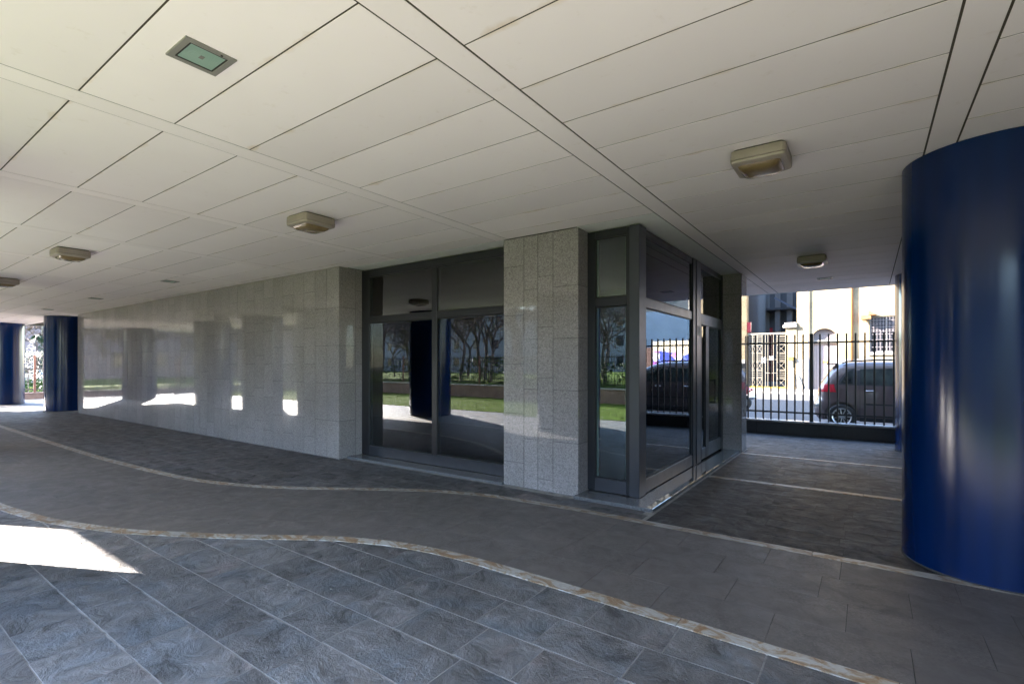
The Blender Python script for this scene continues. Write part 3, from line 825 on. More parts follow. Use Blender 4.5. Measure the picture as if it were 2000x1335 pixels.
        MB().tube([(.62, sy*.60, 1.575), (.72, sy*.60, 1.625), (1.3, sy*.60, 1.66), (1.9, sy*.60, 1.655), (2.15, sy*.60, 1.60)], .018, 8).build('roof_rail', M['plastic'], t, smooth=True)
        mm = MB(); mm.lathe([(0, -.05), (.05, -.05), (.085, -.02), (.09, .03), (.07, .05), (0, .05)], 16, 'Y', (2.62, sy*.90, 1.10)); mm.build('wing_mirror', paint, t, smooth=True)
        for wx in (.62, 3.13):
            wl = empty('wheel', (wx, sy*.755, .30)); wl.parent = t
            MB().lathe([(.205, -.09), (.27, -.092), (.296, -.07), (.30, 0), (.296, .07), (.27, .092), (.205, .09), (.20, 0)], 40, 'Y', close=True).build('tyre', M['rubber'], wl, smooth=True, angle=R(50))
            rim = MB(); rim.lathe([(.205, sy*.088), (.196, sy*.092), (.180, sy*.075), (.172, -sy*.05), (.05, -sy*.06), (0, -sy*.06)], 40, 'Y')
            rim.lathe([(0, sy*.075), (.035, sy*.075), (.045, sy*.05), (0, sy*.05)], 16, 'Y')
            for k in range(11):
                a = 2*math.pi*k/11
                rim.bar((.035*math.cos(a), sy*.062, .035*math.sin(a)), (.186*math.cos(a), sy*.072, .186*math.sin(a)), .016, .022)
            rim.build('rim', M['alloy'], wl)
            MB().lathe([(0, 0), (.17, 0), (.17, -sy*.02), (0, -sy*.02)], 24, 'Y').build('brake_disc', M['plastic'], wl)
    end_patch('rear_window', M['car_glass_dark'], -.56, .56, 1.10, 1.46, True)
    end_patch('windscreen', M['car_glass_dark'], -.60, .60, 1.07, 1.50, False)
    end_patch('rear_bumper_strip', M['plastic'], -.74, .74, .50, .56, True, .012, 20, 2)
    end_patch('number_plate', M['plate'], -.26, .26, .80, .91, True, .012, 4, 2)
    end_patch('front_grille', M['plastic'], -.45, .45, .36, .58, False, .004)
    MB().box(.30, .52, -.58, .58, 1.545, 1.580).build('roof_spoiler', paint, t, bevel=.012)
    MB().tube([(.74, 0, 1.60), (.52, 0, 1.86)], [.006, .003], 6).build('antenna', M['plastic'], t)
    MB().tube([(.06, .35, .22), (.25, .35, .22)], .025, 10).build('exhaust', M['chrome'], t)
    MB().box(.95, 1.10, -.55, -.15, 1.0, 1.3).build('head_rest', M['seat'], t, bevel=.03)
    return t
m_, n_, l_, b_ = new_mat('dark_car_window')
v_ = coords(n_, l_, kind='World'); l_.new(ramp(n_, l_, nz(n_, l_, v_, 2.2, 3), [(0.35, (0.012, 0.014, 0.015)), (0.65, (0.05, 0.062, 0.058))]), b_.inputs['Base Color'])
b_.inputs['Roughness'].default_value = 0.03; b_.inputs['Specular IOR Level'].default_value = 0.7
M['car_glass_dark'] = m_
car = make_car(M['car_paint'])
car.location = (-1.14, 14.36+.85, rz(15.2)-.005); tag(car, 'mauve grey parked hatchback with roof rails behind the street fence', 'car')
# ---- cars far away behind the park fence, seen between the far columns
for (p, rzz, mat_, lb) in (((-46, 6.2, -.12), R(83), M['car_silver'], 'pale silver car parked beyond the park fence, seen between two far columns'),
                           ((-47, 11.6, -.12), R(86), M['car_paint'], 'dark car parked beyond the park fence, behind the far column')):
    c2 = copy_tree(car); c2.location = p; c2.rotation_euler = (0, 0, rzz); c2['label'] = lb
    for ch in c2.children:
        if ch.name.split('.')[0] in ('body', 'wing_mirror', 'roof_spoiler'):
            ch.data = ch.data.copy(); ch.data.materials.clear(); ch.data.materials.append(mat_)
for c_ in (o for o in bpy.data.objects if o.name.startswith('parked_car')): c_['group'] = 'parked cars'

# ------------------------------------------------------------------ red scooter
M['red_paint'] = plain('red_scooter_paint', (0.34, 0.012, 0.025), 0.2, coat=1)
def make_scooter():
    t = empty('scooter')
    for wx in (.22, 1.45):
        wl = empty('wheel', (wx, 0, .24)); wl.parent = t
        MB().lathe([(.14, -.05), (.21, -.055), (.24, 0), (.21, .055), (.14, .05)], 28, 'Y', close=True).build('tyre', M['rubber'], wl, smooth=True)
        MB().lathe([(0, -.03), (.05, -.04), (.14, -.045), (.14, .045), (.05, .04), (0, .03)], 20, 'Y').build('rim', M['alloy'], wl, smooth=True, angle=R(40))
    def ring(x, z0, z1, hw):
        return [(x, -hw*.6, z0), (x, -hw, z0+(z1-z0)*.35), (x, -hw*.9, z0+(z1-z0)*.8), (x, -hw*.5, z1), (x, hw*.5, z1), (x, hw*.9, z0+(z1-z0)*.8), (x, hw, z0+(z1-z0)*.35), (x, hw*.6, z0)]
    loft([ring(.0, .62, .70, .06), ring(.10, .52, .76, .13), ring(.35, .40, .78, .17), ring(.65, .32, .74, .17), ring(.85, .26, .55, .15), ring(.92, .24, .34, .14)]).build('tail_body', M['red_paint'], t, smooth=True)
    loft([ring(.85, .24, .33, .16), ring(1.25, .24, .33, .16)]).build('footboard', M['plastic'], t)
    loft([ring(1.20, .28, .40, .15), ring(1.30, .34, .86, .20), ring(1.38, .45, .98, .17), ring(1.42, .62, 1.0, .10)]).build('front_shield', M['red_paint'], t, smooth=True)
    loft([ring(1.25, .44, .50, .05), ring(1.45, .50, .54, .08), ring(1.66, .40, .44, .06)]).build('front_mudguard', M['red_paint'], t, smooth=True)
    loft([ring(.10, .77, .83, .11), ring(.4, .77, .86, .15), ring(.8, .74, .83, .12)]).build('seat', M['seat'], t, smooth=True)
    MB().tube([(-.012, -.05, .66), (-.012, .05, .66)], .045, 12).build('tail_light', M['tail'], t, smooth=True)
    MB().tube([(1.27, -.33, 1.06), (1.31, -.15, 1.02), (1.34, 0, 1.0), (1.31, .15, 1.02), (1.27, .33, 1.06)], .016, 8).build('handlebar', M['plastic'], t, smooth=True)
    MB().tube([(1.36, 0, .95), (1.45, 0, .24)], .025, 8).build('fork', M['chrome'], t)
    MB().tube([(.25, -.14, .30), (.0, -.17, .38), (-.1, -.17, .42)], [.05, .06, .05], 12).build('exhaust', M['chrome'], t, smooth=True)
    for s_ in (-1, 1): MB().lathe([(0, -.008), (.05, -.008), (.05, .008), (0, .008)], 14, 'Y', (1.28, s_*.30, 1.22)).build('mirror', M['plastic'], t)
    loft([ring(1.36, 1.0, 1.02, .12), ring(1.32, 1.2, 1.22, .16), ring(1.26, 1.34, 1.35, .12)]).build('windscreen', M['clear_lamp'], t, smooth=True)
    return t
scoot = make_scooter(); scoot.location = (-3.14, 18.0, rz(18)); scoot.rotation_euler = (0, 0, R(180)); tag(scoot, 'red scooter parked across the street, cut off by the granite end pier', 'scooter')

# ------------------------------------------------------------------ houses across the street
HYF = 29.0
M['cream'] = plain('cream_render', (0.20, 0.155, 0.092), 0.85, var=0.25, scale=1.6, bmp=0.15, bscale=40)
M['white_stucco'] = plain('white_stucco', (0.24, 0.22, 0.195), 0.85, var=0.15, scale=2, bmp=0.15, bscale=50)
M['door_wood'] = plain('pinkish_door_paint', (0.26, 0.21, 0.20), 0.6, var=0.06)
M['ochre'] = plain('ochre_metal', (0.22, 0.10, 0.035), 0.5, var=0.1)
M['pale_blue'] = plain('pale_blue_pipe', (0.10, 0.12, 0.18), 0.5)
M['iron'] = plain('window_iron', (0.14, 0.12, 0.125), 0.6)
M['dark_glass'] = plain('dark_window', (0.03, 0.03, 0.035), 0.08)
M['cream_iron'] = plain('cream_gate_paint', (0.17, 0.15, 0.115), 0.5)
M['yellow'] = plain('yellow_box', (0.36, 0.24, 0.02), 0.5)
M['notice'] = plain('white_notice', (0.75, 0.75, 0.74), 0.7, var=0.02)
M['dark_wall'] = plain('dark_courtyard_wall', (0.055, 0.058, 0.068), 0.8)
M['grey_wall'] = plain('blue_grey_gable', (0.40, 0.46, 0.52), 0.85, var=0.08, scale=1.2)
M['dark_post'] = plain('courtyard_post', (0.15, 0.145, 0.15), 0.7)
M['brick_dark'] = plain('dark_brickwork', (0.10, 0.06, 0.05), 0.9, var=0.3, scale=9)
H = empty('cream_house', (0, 0, 0)); tag(H, 'sunlit cream house with arched door and barred window across the street', 'house')
def yprism(pts, y0, y1):
    n = len(pts)
    return MB().add([(p[0], y0, p[1]) for p in pts]+[(p[0], y1, p[1]) for p in pts], [tuple(range(n)), tuple(range(2*n-1, n-1, -1))]+[(i, n+i, n+(i+1) % n, (i+1) % n) for i in range(n)])
arch = [(-2.29, .2)] + [(-1.775-.515*math.cos(R(a)), 2.79+.48*math.sin(R(a))) for a in range(0, 181, 10)] + [(-1.26, .2)]
wallp = [(-2.95, .15), (-2.95, 15.0), (-.9, 15.0), (-.9, .15)]
# left part with arched notch
lw = yprism([(-2.95, .15), (-2.95, 15.0), (-.9, 15.0), (-.9, .15)][0:3] + [(-.9, .15)] + arch[::-1], HYF, HYF+.45)
lw.build('wall', M['cream'], H)
rw = MB()
rw.box(-.899, .04, HYF, HYF+.45, .15, 15.0); rw.box(.0405, 1.34, HYF, HYF+.45, .15, 2.06); rw.box(.0405, 1.34, HYF, HYF+.45, 3.75, 15.0); rw.box(1.3405, 3.85, HYF, HYF+.45, .15, 15.0)
rw.build('wall', M['cream'], H)
MB().box(-2.94, 3.84, HYF+.46, HYF+9, .15, 14.98).build('wall', M['cream'], H)
MB().box(-3.05, 3.95, HYF-.3, HYF+9.2, 15.0, 15.25).build('eaves', M['white_stucco'], H)
pl_ = MB(); pl_.box(-2.94, -2.37, HYF-.035, HYF-.002, .15, 1.75); pl_.box(-1.18, 3.85, HYF-.035, HYF-.002, .15, 1.75)
pl_.build('plinth_band', M['white_stucco'], H)
# door surround, leaf, fanlight
dr = empty('door', (-1.775, HYF+.2, .2)); dr.parent = H
DX = lambda m: m
MB().box(-.512, .512, .02, .07, 0.0, 2.33).build('door_leaf', M['door_wood'], dr)
for i in range(-4, 5):
    MB().box(i*.11-.004, i*.11+.004, .012, .0195, .1, 2.3).build('door_groove', M['iron'], dr)
MB().box(-.514, .514, -.10, .06, 2.335, 2.50).build('lintel', M['white_stucco'], dr)
fan = MB(); pts = [(-.50, 2.505)] + [(-.50*math.cos(R(a)), 2.585+.475*math.sin(R(a))) for a in range(0, 181, 10)] + [(.50, 2.505)]
fanm = yprism(pts, .03, .06); fanm.build('fanlight', M['ochre_dark'] if 'ochre_dark' in M else M['iron'], dr)
MB().box(-.06, .14, .0, .0115, 1.36, 1.48).build('letter_plate', M['ochre'], dr)
MB().lathe([(0, -.04), (.035, -.035), (.04, 0), (0, 0)], 14, 'Y', (.40, .02, 1.1)).build('door_knob', M['chrome'], dr)
# window with bars
wn = empty('window', (.69, HYF, 2.06)); wn.parent = H
MB().box(-.65, .65, .20, .24, 0, 1.69).build('pane', M['dark_glass'], wn)
fr_ = MB()
for a in ((-.65, -.58, 0, 1.69), (.58, .65, 0, 1.69), (-.03, .03, 0, 1.69), (-.58, .58, 0, .07), (-.58, .58, 1.62, 1.69)): fr_.box(a[0], a[1], .15, .199, a[2], a[3])
fr_.build('frame', M['white_stucco'], wn)
for i in range(11):
    x = -.60+i*.12; MB().box(x-.009, x+.009, .03, .048, 0, 1.69).build('grille_bar', M['iron'], wn)
for z in (.25, .85, 1.18, 1.5):
    MB().box(-.65, .65, .049, .06, z-.012, z+.012).build('grille_rail', M['iron'], wn)
sc_m = MB()
for i in range(10):
    for z in (1.34, 1.02, .55):
        sc_m.lathe([(.042, -.006), (.055, -.006), (.055, .006), (.042, .006)], 12, 'Y', (-.54+i*.12, .045, z), close=True)
sc_m.build('grille_scrolls', M['iron'], wn)
MB().box(-.74, .74, -.08, .1, -.12, -.002).build('sill', M['white_stucco'], wn, bevel=.01)
# shutter-box beam and lamp bracket
bk = MB(); bk.box(-.28, .10, HYF-.36, HYF-.02, 3.62, 3.80); bk.box(-.22, -.08, HYF-.30, HYF-.10, 3.50, 3.619); bk.add([(.0, HYF-.4, 3.80), (.30, HYF-.4, 3.80), (.30, HYF, 3.80), (0, HYF, 3.80), (.0, HYF-.4, 4.02), (0, HYF, 4.02)], [(0,1,4),(3,5,2),(0,4,5,3),(1,2,5,4),(0,3,2,1)])
bk.build('camera_bracket', M['ochre'], H)
MB().tube([(-.64, HYF-.07, 1.55), (-.64, HYF-.07, 14.9)], .055, 12).build('downpipe', M['ochre'], H, smooth=True)
MB().tube([(-.64, HYF-.085, .3), (-.64, HYF-.085, 1.60)], .068, 12).build('downpipe_shoe', M['iron'], H, smooth=True)
MB().tube([(-2.43, HYF-.05, .25), (-2.43, HYF-.05, 14.9)], .028, 10).build('cable_pipe', M['pale_blue'], H, smooth=True)
MB().box(-.98, -.86, HYF-.03, HYF-.001, 1.2, 1.55).build('bell_panel', M['notice'], H)
for z in (1.28, 1.42): MB().lathe([(0, -.01), (.02, -.01), (.02, 0), (0, 0)], 10, 'Y', (-.92, HYF-.03, z)).build('bell_button', M['red_paint'], H)
# gate post with stone cap, mail box, notice
gp = empty('gate_post'); tag(gp, 'sunlit cream gate post with stone cap right of the white gate', 'gate post')
MB().box(-3.44, -2.955, HYF-.03, HYF+.45, .15, 3.36).build('shaft', M['cream'], gp)
MB().box(-3.56, -2.952, HYF-.14, HYF+.55, 3.361, 3.50).build('cap', M['white_stucco'], gp, bevel=.015)
MB().box(-3.50, -2.953, HYF-.08, HYF+.5, 3.501, 3.62).build('cap', M['white_stucco'], gp, bevel=.03)
mbx = MB().box(-3.32, -3.10, HYF-.16, HYF-.031, 1.70, 1.88).build('mail_box', M['yellow'], None, bevel=.01); tag(mbx, 'small yellow box fixed on the cream gate post', 'mail box')
ic = MB().box(-3.26, -3.14, HYF-.07, HYF-.032, 1.37, 1.69).build('intercom', M['notice'], None, bevel=.006); tag(ic, 'pale intercom panel below the yellow box on the gate post', 'intercom')
lp = MB().tube([(-2.92, HYF-.25, .2), (-3.0, HYF-.12, 1.0)], .03, 10).build('leaning_post', M['plastic'], None, smooth=True); tag(lp, 'short dark post leaning against the cream house wall', 'post')
gl = empty('gate_post'); tag(gl, 'sunlit ochre gate post left of the white gate beside the end pier', 'gate post')
MB().box(-6.1, -5.30, HYF-.03, HYF+.6, .15, 5.6).build('shaft', M['cream'], gl)
MB().box(-6.1, -5.295, HYF-.035, HYF-.031, .15, 2.2).build('plinth_band', M['white_stucco'], gl)
oh = empty('ochre_house'); tag(oh, 'ochre house left of the white gate, hidden behind the granite end pier', 'house')
MB().box(-22, -6.11, HYF, HYF+14, .15, 15).build('wall', M['cream'], oh)
MB().box(-6.108, -6.06, HYF+.62, HYF+13.9, .15, 14.9).build('side_wall', M['dark_wall'], oh)
MB().box(-22.2, -6.0, HYF-.3, HYF+14.2, 15.0, 15.3).build('eaves', M['white_stucco'], oh)
for i in range(5): MB().box(-20.5+i*3, -19.3+i*3, HYF-.02, HYF-.002, 1.6, 3.4).build('window', M['dark_glass'], oh)
# lattice gate
G = empty('lattice_gate'); tag(G, 'tall cream wrought iron gate with crossed lattice panels across the street', 'gate')
gz0, gz1 = .30, 3.06
def gbar(name, a, b_, w_=.03): MB().bar(a, b_, w_, w_).build(name, M['cream_iron'], G)
for x in (-5.22, -5.02, -4.79, -4.55, -4.40, -4.28, -4.16, -4.02, -3.86, -3.47): gbar('stile', (x, HYF+.1, gz0), (x, HYF+.1, gz1), .018)
MB().box(-5.24, -3.45, HYF+.07, HYF+.13, gz1, gz1+.08).build('top_rail', M['cream_iron'], G)
MB().box(-5.24, -3.45, HYF+.06, HYF+.14, gz0-.06, gz0+.03).build('bottom_rail', M['yellow'], G)
for z in (1.05, 1.75, 2.62): gbar('rail', (-4.40, HYF+.1, z), (-3.86, HYF+.1, z), .02)
for (xa, xb) in ((-5.22, -5.02), (-5.02, -4.79), (-4.79, -4.55), (-3.86, -3.47)):
    z = gz0+.04; k = 0
    while z < gz1-.2:
        if k % 2 == 0:
            h_ = .42
            gbar('lattice_cross', (xa, HYF+.1, z), (xb, HYF+.1, z+h_), .014); gbar('lattice_cross', (xa, HYF+.104, z+h_), (xb, HYF+.104, z), .014)
            gbar('lattice_bar', (xa, HYF+.1, z+h_), (xb, HYF+.1, z+h_), .022); z += h_
        else:
            for q in range(4): gbar('lattice_bar', (xa, HYF+.1, z+.07+q*.105), (xb, HYF+.1, z+.07+q*.105), .02)
            z += .46
            gbar('lattice_bar', (xa, HYF+.1, z), (xb, HYF+.1, z), .022)
        k += 1
for (xa, xb, za, zb, lb) in ((-4.56, -4.38, 1.58, 1.87, 'white notice on the lattice gate, larger of the two'), (-4.20, -4.02, 1.72, 1.92, 'white notice on the lattice gate, smaller of the two')):
    tag(MB().box(xa, xb, HYF+.06, HYF+.07, za, zb).build('notice', M['notice']), lb, 'notice')
# courtyard building behind the gate
cb = empty('courtyard_building'); tag(cb, 'dark blue-grey courtyard building with posts and glazing behind the lattice gate', 'building')
MB().box(-14, -2.97, 42, 48, .1, 9).build('wall', M['dark_wall'], cb)
for x in (-7.6, -6.4, -5.35, -4.6, -3.6):
    MB().box(x-.16, x+.16, 40.6, 41.0, .1, 7).build('post', M['dark_post'], cb)
MB().box(-7.25, -6.35, 41.2, 41.3, .2, 5.2).build('door_panel', plain('white_blue_panel', (0.55, 0.62, 0.72), 0.6), cb)
MB().box(-5.95, -5.75, 41.2, 41.3, .2, 4.2).build('red_banner', M['red_paint'], cb)
MB().box(-8, -2.97, 40.2, 42, 5.4, 5.55).build('canopy', M['dark_wall'], cb)
MB().bar((-5.4, 39.6, 6.2), (-2.97, 39.6, 4.6), .08, .12).build('stair_rail', M['pale_blue'], cb)
rs_ = MB().box(-5.30, -5.12, HYF+.2, HYF+.35, 3.2, 3.75).build('red_sign', M['red_paint']); tag(rs_, 'small red sign beside the ochre gate post above the gate', 'sign')
# graffiti wall, brick wall and gable seen only mirrored in the passage glass
def graffiti():
    m, n, l, b = new_mat('graffiti_wall'); v = coords(n, l, kind='World')
    d = nz(n, l, v, 1.3, 3, 0.5, 0.8)
    vo = n.new('ShaderNodeTexVoronoi'); vo.inputs['Scale'].default_value = 1.7; vo.feature = 'SMOOTH_F1'; l.new(v, vo.inputs['Vector'])
    vc = n.new('ShaderNodeTexVoronoi'); vc.inputs['Scale'].default_value = 2.2; l.new(v, vc.inputs['Vector'])
    sp = n.new('ShaderNodeSeparateColor'); l.new(vc.outputs['Color'], sp.inputs[0])
    c = ramp(n, l, sp.outputs[0], [(0, (0.04, 0.06, 0.30)), (0.3, (0.30, 0.10, 0.38)), (0.5, (0.65, 0.65, 0.70)), (0.62, (0.10, 0.14, 0.42)), (0.8, (0.50, 0.22, 0.52)), (1, (0.02, 0.03, 0.08))], 'CONSTANT')
    xyz = n.new('ShaderNodeSeparateXYZ'); l.new(v, xyz.inputs[0])
    hz_ = math_n(n, l, 'ADD', xyz.outputs[2], math_n(n, l, 'MULTIPLY', d, 1.0))
    msk = ramp(n, l, math_n(n, l, 'MULTIPLY', hz_, 0.25), [(0.20, 0), (0.22, 1), (0.665, 1), (0.675, 0)])
    l.new(mix(n, l, msk, (0.58, 0.50, 0.36), c), b.inputs['Base Color']); b.inputs['Roughness'].default_value = 0.8; return m
M['graffiti'] = graffiti()
gw = MB().box(3.87, 6.25, HYF+.02, HYF+.32, .15, 2.85).build('garden_wall', M['graffiti']); tag(gw, 'cream garden wall with blue and purple graffiti, mirrored in the passage glass', 'wall')
bw = MB().box(6.26, 14, HYF+.02, HYF+.32, .15, 2.5).build('garden_wall', M['brick_dark']); tag(bw, 'dark brick garden wall beyond the graffiti, mirrored in the passage glass', 'wall')
gb = MB().box(4.0, 22, 33.5, 40, .15, 5.1).build('shed', M['grey_wall']); tag(gb, 'blue grey windowless shed behind the graffiti wall, mirrored in the glass', 'shed')
fb = empty('apartment_house'); tag(fb, 'pale apartment house with orange awnings, mirrored high in the passage glass', 'house')
MB().box(-2, 34, 52, 62, .1, 15).build('wall', M['white_stucco'], fb)
for i in range(9):
    for j in range(3):
        MB().box(0+i*3.6, 1.5+i*3.6, 51.9, 51.99, 3.2+j*3.4, 5.2+j*3.4).build('window', M['dark_glass'], fb)
        MB().box(-.2+i*3.6, 1.7+i*3.6, 51.2, 51.95, 5.25+j*3.4, 5.4+j*3.4).build('awning', M['ochre'], fb)
# added unseen block past the column, keeps light out of the passage
rwg = MB().box(2.2, 8.5, -1.0, 10.6, 0.002, 3.045).build('added_shade_block', M['granite_dark']); tag(rwg, 'added dark block past the near blue column, outside the frame, shading the passage', 'wall')

# ------------------------------------------------------------------ park side behind the camera and left
M['grass_soil'] = plain('lawn', (0.08, 0.125, 0.018), 0.9, spec=0.05, var=0.3, scale=6, bmp=0.5, bscale=60)
M['blade'] = plain('grass_blade', (0.12, 0.185, 0.025), 0.8, spec=0.08, var=0.35, scale=3)
M['pink_wall'] = plain('pinkish_low_wall', (0.26, 0.19, 0.175), 0.85, var=0.15, scale=3, bmp=0.2)
M['leaf'] = plain('hedge_leaf', (0.045, 0.095, 0.022), 0.55, var=0.4, scale=4)
M['leaf_teal'] = plain('evergreen_leaf', (0.03, 0.075, 0.05), 0.55, var=0.4, scale=4)
M['leaf_bronze'] = plain('bronze_spring_leaf', (0.20, 0.10, 0.05), 0.6, var=0.3, scale=4)
M['bud'] = plain('brown_buds', (0.20, 0.145, 0.13), 0.8, var=0.3)
M['bark'] = plain('grey_bark', (0.13, 0.10, 0.09), 0.9, var=0.3, scale=12, bmp=0.4, bscale=40)
lawn = MB().box(-29.2, 9, -6.95, -1.863, -.3, .012).build('lawn', M['grass_soil']); tag(lawn, kind='structure')
rng = random.Random(8); g = MB()
for i in range(16000):
    x = rng.uniform(-27, 6); y = rng.uniform(-6.9, -1.88); h_ = rng.uniform(.03, .085); a = rng.uniform(0, 6.28); w_ = .006
    dx, dy = math.cos(a)*w_, math.sin(a)*w_; lx, ly = rng.uniform(-.03, .03), rng.uniform(-.03, .03)
    g.add([(x-dx, y-dy, .01), (x+dx, y+dy, .01), (x+lx, y+ly, h_)], [(0, 1, 2)])
tag(g.build('grass', M['blade']), 'short green lawn grass along the paving, mirrored in the windows', 'grass', kind='stuff')
g = MB()
for i in range(900):
    x = rng.uniform(-27, 6); y = rng.uniform(-4.5, -1.9); r_ = rng.uniform(.012, .022); z = rng.uniform(.05, .09)
    g.add([(x+r_*math.cos(k*1.047), y+r_*math.sin(k*1.047), z) for k in range(6)], [(0,1,2,3,4,5)])
tag(g.build('daisies', M['notice']), 'white daisies scattered in the lawn, mirrored in the windows', 'daisies', kind='stuff')
outer = MB(); outer.box(-120, -29.6, -80, 12, -.3, -.10); outer.box(-29.6, 40, -80, -7.25, -.3, .40)
tag(outer.build('park_ground', M['grass_soil']), kind='structure')
wl = empty('low_wall'); tag(wl, 'pinkish low wall at the end of the lawn, mirrored in the windows', 'low wall')
for i in range(-10, 3): MB().box(i*3, i*3+2.99, -7.25, -6.96, -.2, .54).build('wall_block', M['pink_wall'], wl); MB().box(i*3, i*3+2.99, -7.28, -6.93, .541, .58).build('coping', M['coping'], wl)
wl2 = empty('low_wall'); tag(wl2, 'sunlit pinkish low wall past the far blue columns', 'low wall')
for i in range(-3, 4): MB().box(-29.6, -29.3, i*3, i*3+2.99, -.2, .25).build('wall_block', M['pink_wall'], wl2); MB().box(-29.63, -29.27, i*3, i*3+2.99, .251, .285).build('coping', M['pink_wall'], wl2)
pf = empty('park_fence'); tag(pf, 'thin steel park fence on the low wall, mirrored in the windows', 'fence')
m_ = MB()
for i in range(320): x = -29.5+i*.11; m_.box(x-.008, x+.008, -7.108, -7.092, .585, 1.86)
tag(m_.build('fence_bars', M['fence'], pf), kind='stuff')
for z in (.72, 1.78): MB().box(-29.5, 6, -7.09, -7.07, z-.016, z+.016).build('fence_rail', M['fence'], pf)
for i in range(14): MB().box(-29.4+i*2.5-.03, -29.4+i*2.5+.03, -7.13, -7.07, .58, 1.9).build('fence_post', M['fence_red'], pf)
pf2 = empty('park_fence'); tag(pf2, 'thin sunlit park fence seen between the two far blue columns', 'fence')
bm2 = MB().box(-.010, .010, -.010, .010, .29, 1.84).mesh('fence_bar'); bm2.materials.append(M['iron'])
for i in range(75): inst('fence_bar', bm2, pf2, (-29.45, -7+i*.24, 0))
for z in (.42, 1.32, 1.83): MB().box(-29.44, -29.42, -7, 11, z-.014, z+.014).build('fence_rail', M['iron'], pf2)
for i in range(8): MB().box(-29.49, -29.41, -6.35+i*2.4, -6.28+i*2.4, .28, 1.9).build('fence_post', M['fence_red'], pf2)

def leaf_mass(name, mat, boxes, n, size, parent=None, seed=1, ell=False):
    rg = random.Random(seed); m = MB(); vol = [abs((b[1]-b[0])*(b[3]-b[2])*(b[5]-b[4])) for b in boxes]; T = sum(vol)
    for b, v_ in zip(boxes, vol):
        for _ in range(int(n*v_/T)):
            while True:
                u = [rg.uniform(-1, 1) for _ in range(3)]
                if not ell or u[0]**2+u[1]**2+u[2]**2 < 1: break
            p = Vector(((b[0]+b[1])/2+u[0]*(b[1]-b[0])/2, (b[2]+b[3])/2+u[1]*(b[3]-b[2])/2, (b[4]+b[5])/2+u[2]*(b[5]-b[4])/2))
            if noise.noise(p*1.1) < -.18: continue
            a = Vector((rg.gauss(0, 1), rg.gauss(0, 1), rg.gauss(0, 1))).normalized(); c_ = a.orthogonal().normalized()
            s_ = size*rg.uniform(.6, 1.3)
            m.add([p-a*s_, p+c_*s_*.45, p+a*s_, p-c_*s_*.45], [(0, 1, 2, 3)])
    return m.build(name, mat, parent)
hb = [(x, x+rng.uniform(1.6, 2.6), -8.6, -7.5, .4, rng.uniform(1.5, 2.0)) for x in [-29+i*1.9 for i in range(19)]]
hd = leaf_mass('hedge', M['leaf'], hb, 15000, .075); tag(hd, 'dense green hedge behind the park fence, mirrored in the windows', 'hedge')
hd2 = leaf_mass('hedge', M['leaf'], [(-34, -33, 2+i*1.7, 3.9+i*1.7, -.1, .75+.2*(i % 2)) for i in range(6)], 5000, .07, seed=5); tag(hd2, 'low sunlit hedge beyond the fence between the two far columns', 'hedge')

def bare_tree(base, h, seed, label, leaf=None, nleaf=0, spread=.55, depth=6):
    rg = random.Random(seed); t = empty('bare_tree', base); tag(t, label, 'tree', 'bare trees in the park')
    tr = MB(); br = MB(); tips = []
    def grow(p, d, L, r, lev, m):
        pts = [p]; q = p.copy(); dd = d.copy(); n_ = 4
        for i in range(n_):
            dd = (dd + Vector((rg.gauss(0, .12), rg.gauss(0, .12), rg.gauss(0, .06)+.03))).normalized(); q = q + dd*L/n_; pts.append(q.copy())
        m.tube(pts, [max(.011, r*(1-.45*i/n_)) for i in range(n_+1)], 7 if lev < 2 else (5 if lev < 4 else 3), cap=False)
        if lev >= depth: tips.append(q); return
        for k in range(rg.choice((2, 3, 3)) if lev else 5):
            j = rg.choice((2, 3, 4, 4)) if lev else rg.choice((3, 4, 4))
            ax = Vector((rg.gauss(0, 1), rg.gauss(0, 1), rg.gauss(0, .5))).normalized()
            nd = (dd + ax*rg.uniform(spread*.7, spread*1.5)).normalized()
            grow(pts[j], nd, L*rg.uniform(.62, .8), r*rg.uniform(.42, .55), lev+1, br)
    grow(Vector((0, 0, -.1)), Vector((0, 0, 1)), h*.30, h*.015, 0, tr)
    tr.build('trunk', M['bark'], t, smooth=True); br.build('crown', M['bark'], t)
    leaf, nleaf = (leaf, nleaf) if leaf else (M['bud'], 2)
    if True:
        m = MB()
        for p in tips:
            for _ in range(nleaf):
                c = p + Vector((rg.gauss(0, .16), rg.gauss(0, .16), rg.gauss(0, .16))); a = Vector((rg.gauss(0, 1), rg.gauss(0, 1), rg.gauss(0, 1))).normalized(); e = a.orthogonal().normalized(); s_ = rg.uniform(.04, .08)
                m.add([c-a*s_, c+e*s_*.5, c+a*s_, c-e*s_*.5], [(0, 1, 2, 3)])
        m.build('leaves' if leaf != M['bud'] else 'buds', leaf, t)
    return t
tA = bare_tree((-13.5, -15.5, .3), 9, 21, 'bare tree mirrored in the right lower pane of the large window', depth=7)
tB = bare_tree((-19.5, -14.5, .3), 9, 22, 'bronze leaved tree mirrored in the left lower pane of the large window', M['leaf_bronze'], 2, depth=7)
tC = bare_tree((-37.5, 6.6, -.1), 7, 26, 'bare tree spreading branches between the two far blue columns', spread=.8, depth=7)
rng = random.Random(77)
k_ = 0
for i in range(26):
    src = (tA, tC)[i % 2]
    p = (-46+i*1.75+rng.uniform(-.6, .6), rng.choice((-16, -18.5, -21, -25))+rng.uniform(-1, 1), .3)
    if abs(p[0]+13) < 1.5 and p[1] > -14: continue
    c_ = copy_tree(src); c_.location = p; c_.rotation_euler = (0, 0, rng.uniform(0, 6.28)); q_ = rng.uniform(1.1, 1.5); c_.scale = (q_, q_, q_)
    c_['label'] = 'bare twiggy tree in the dense row mirrored in the windows and granite wall'
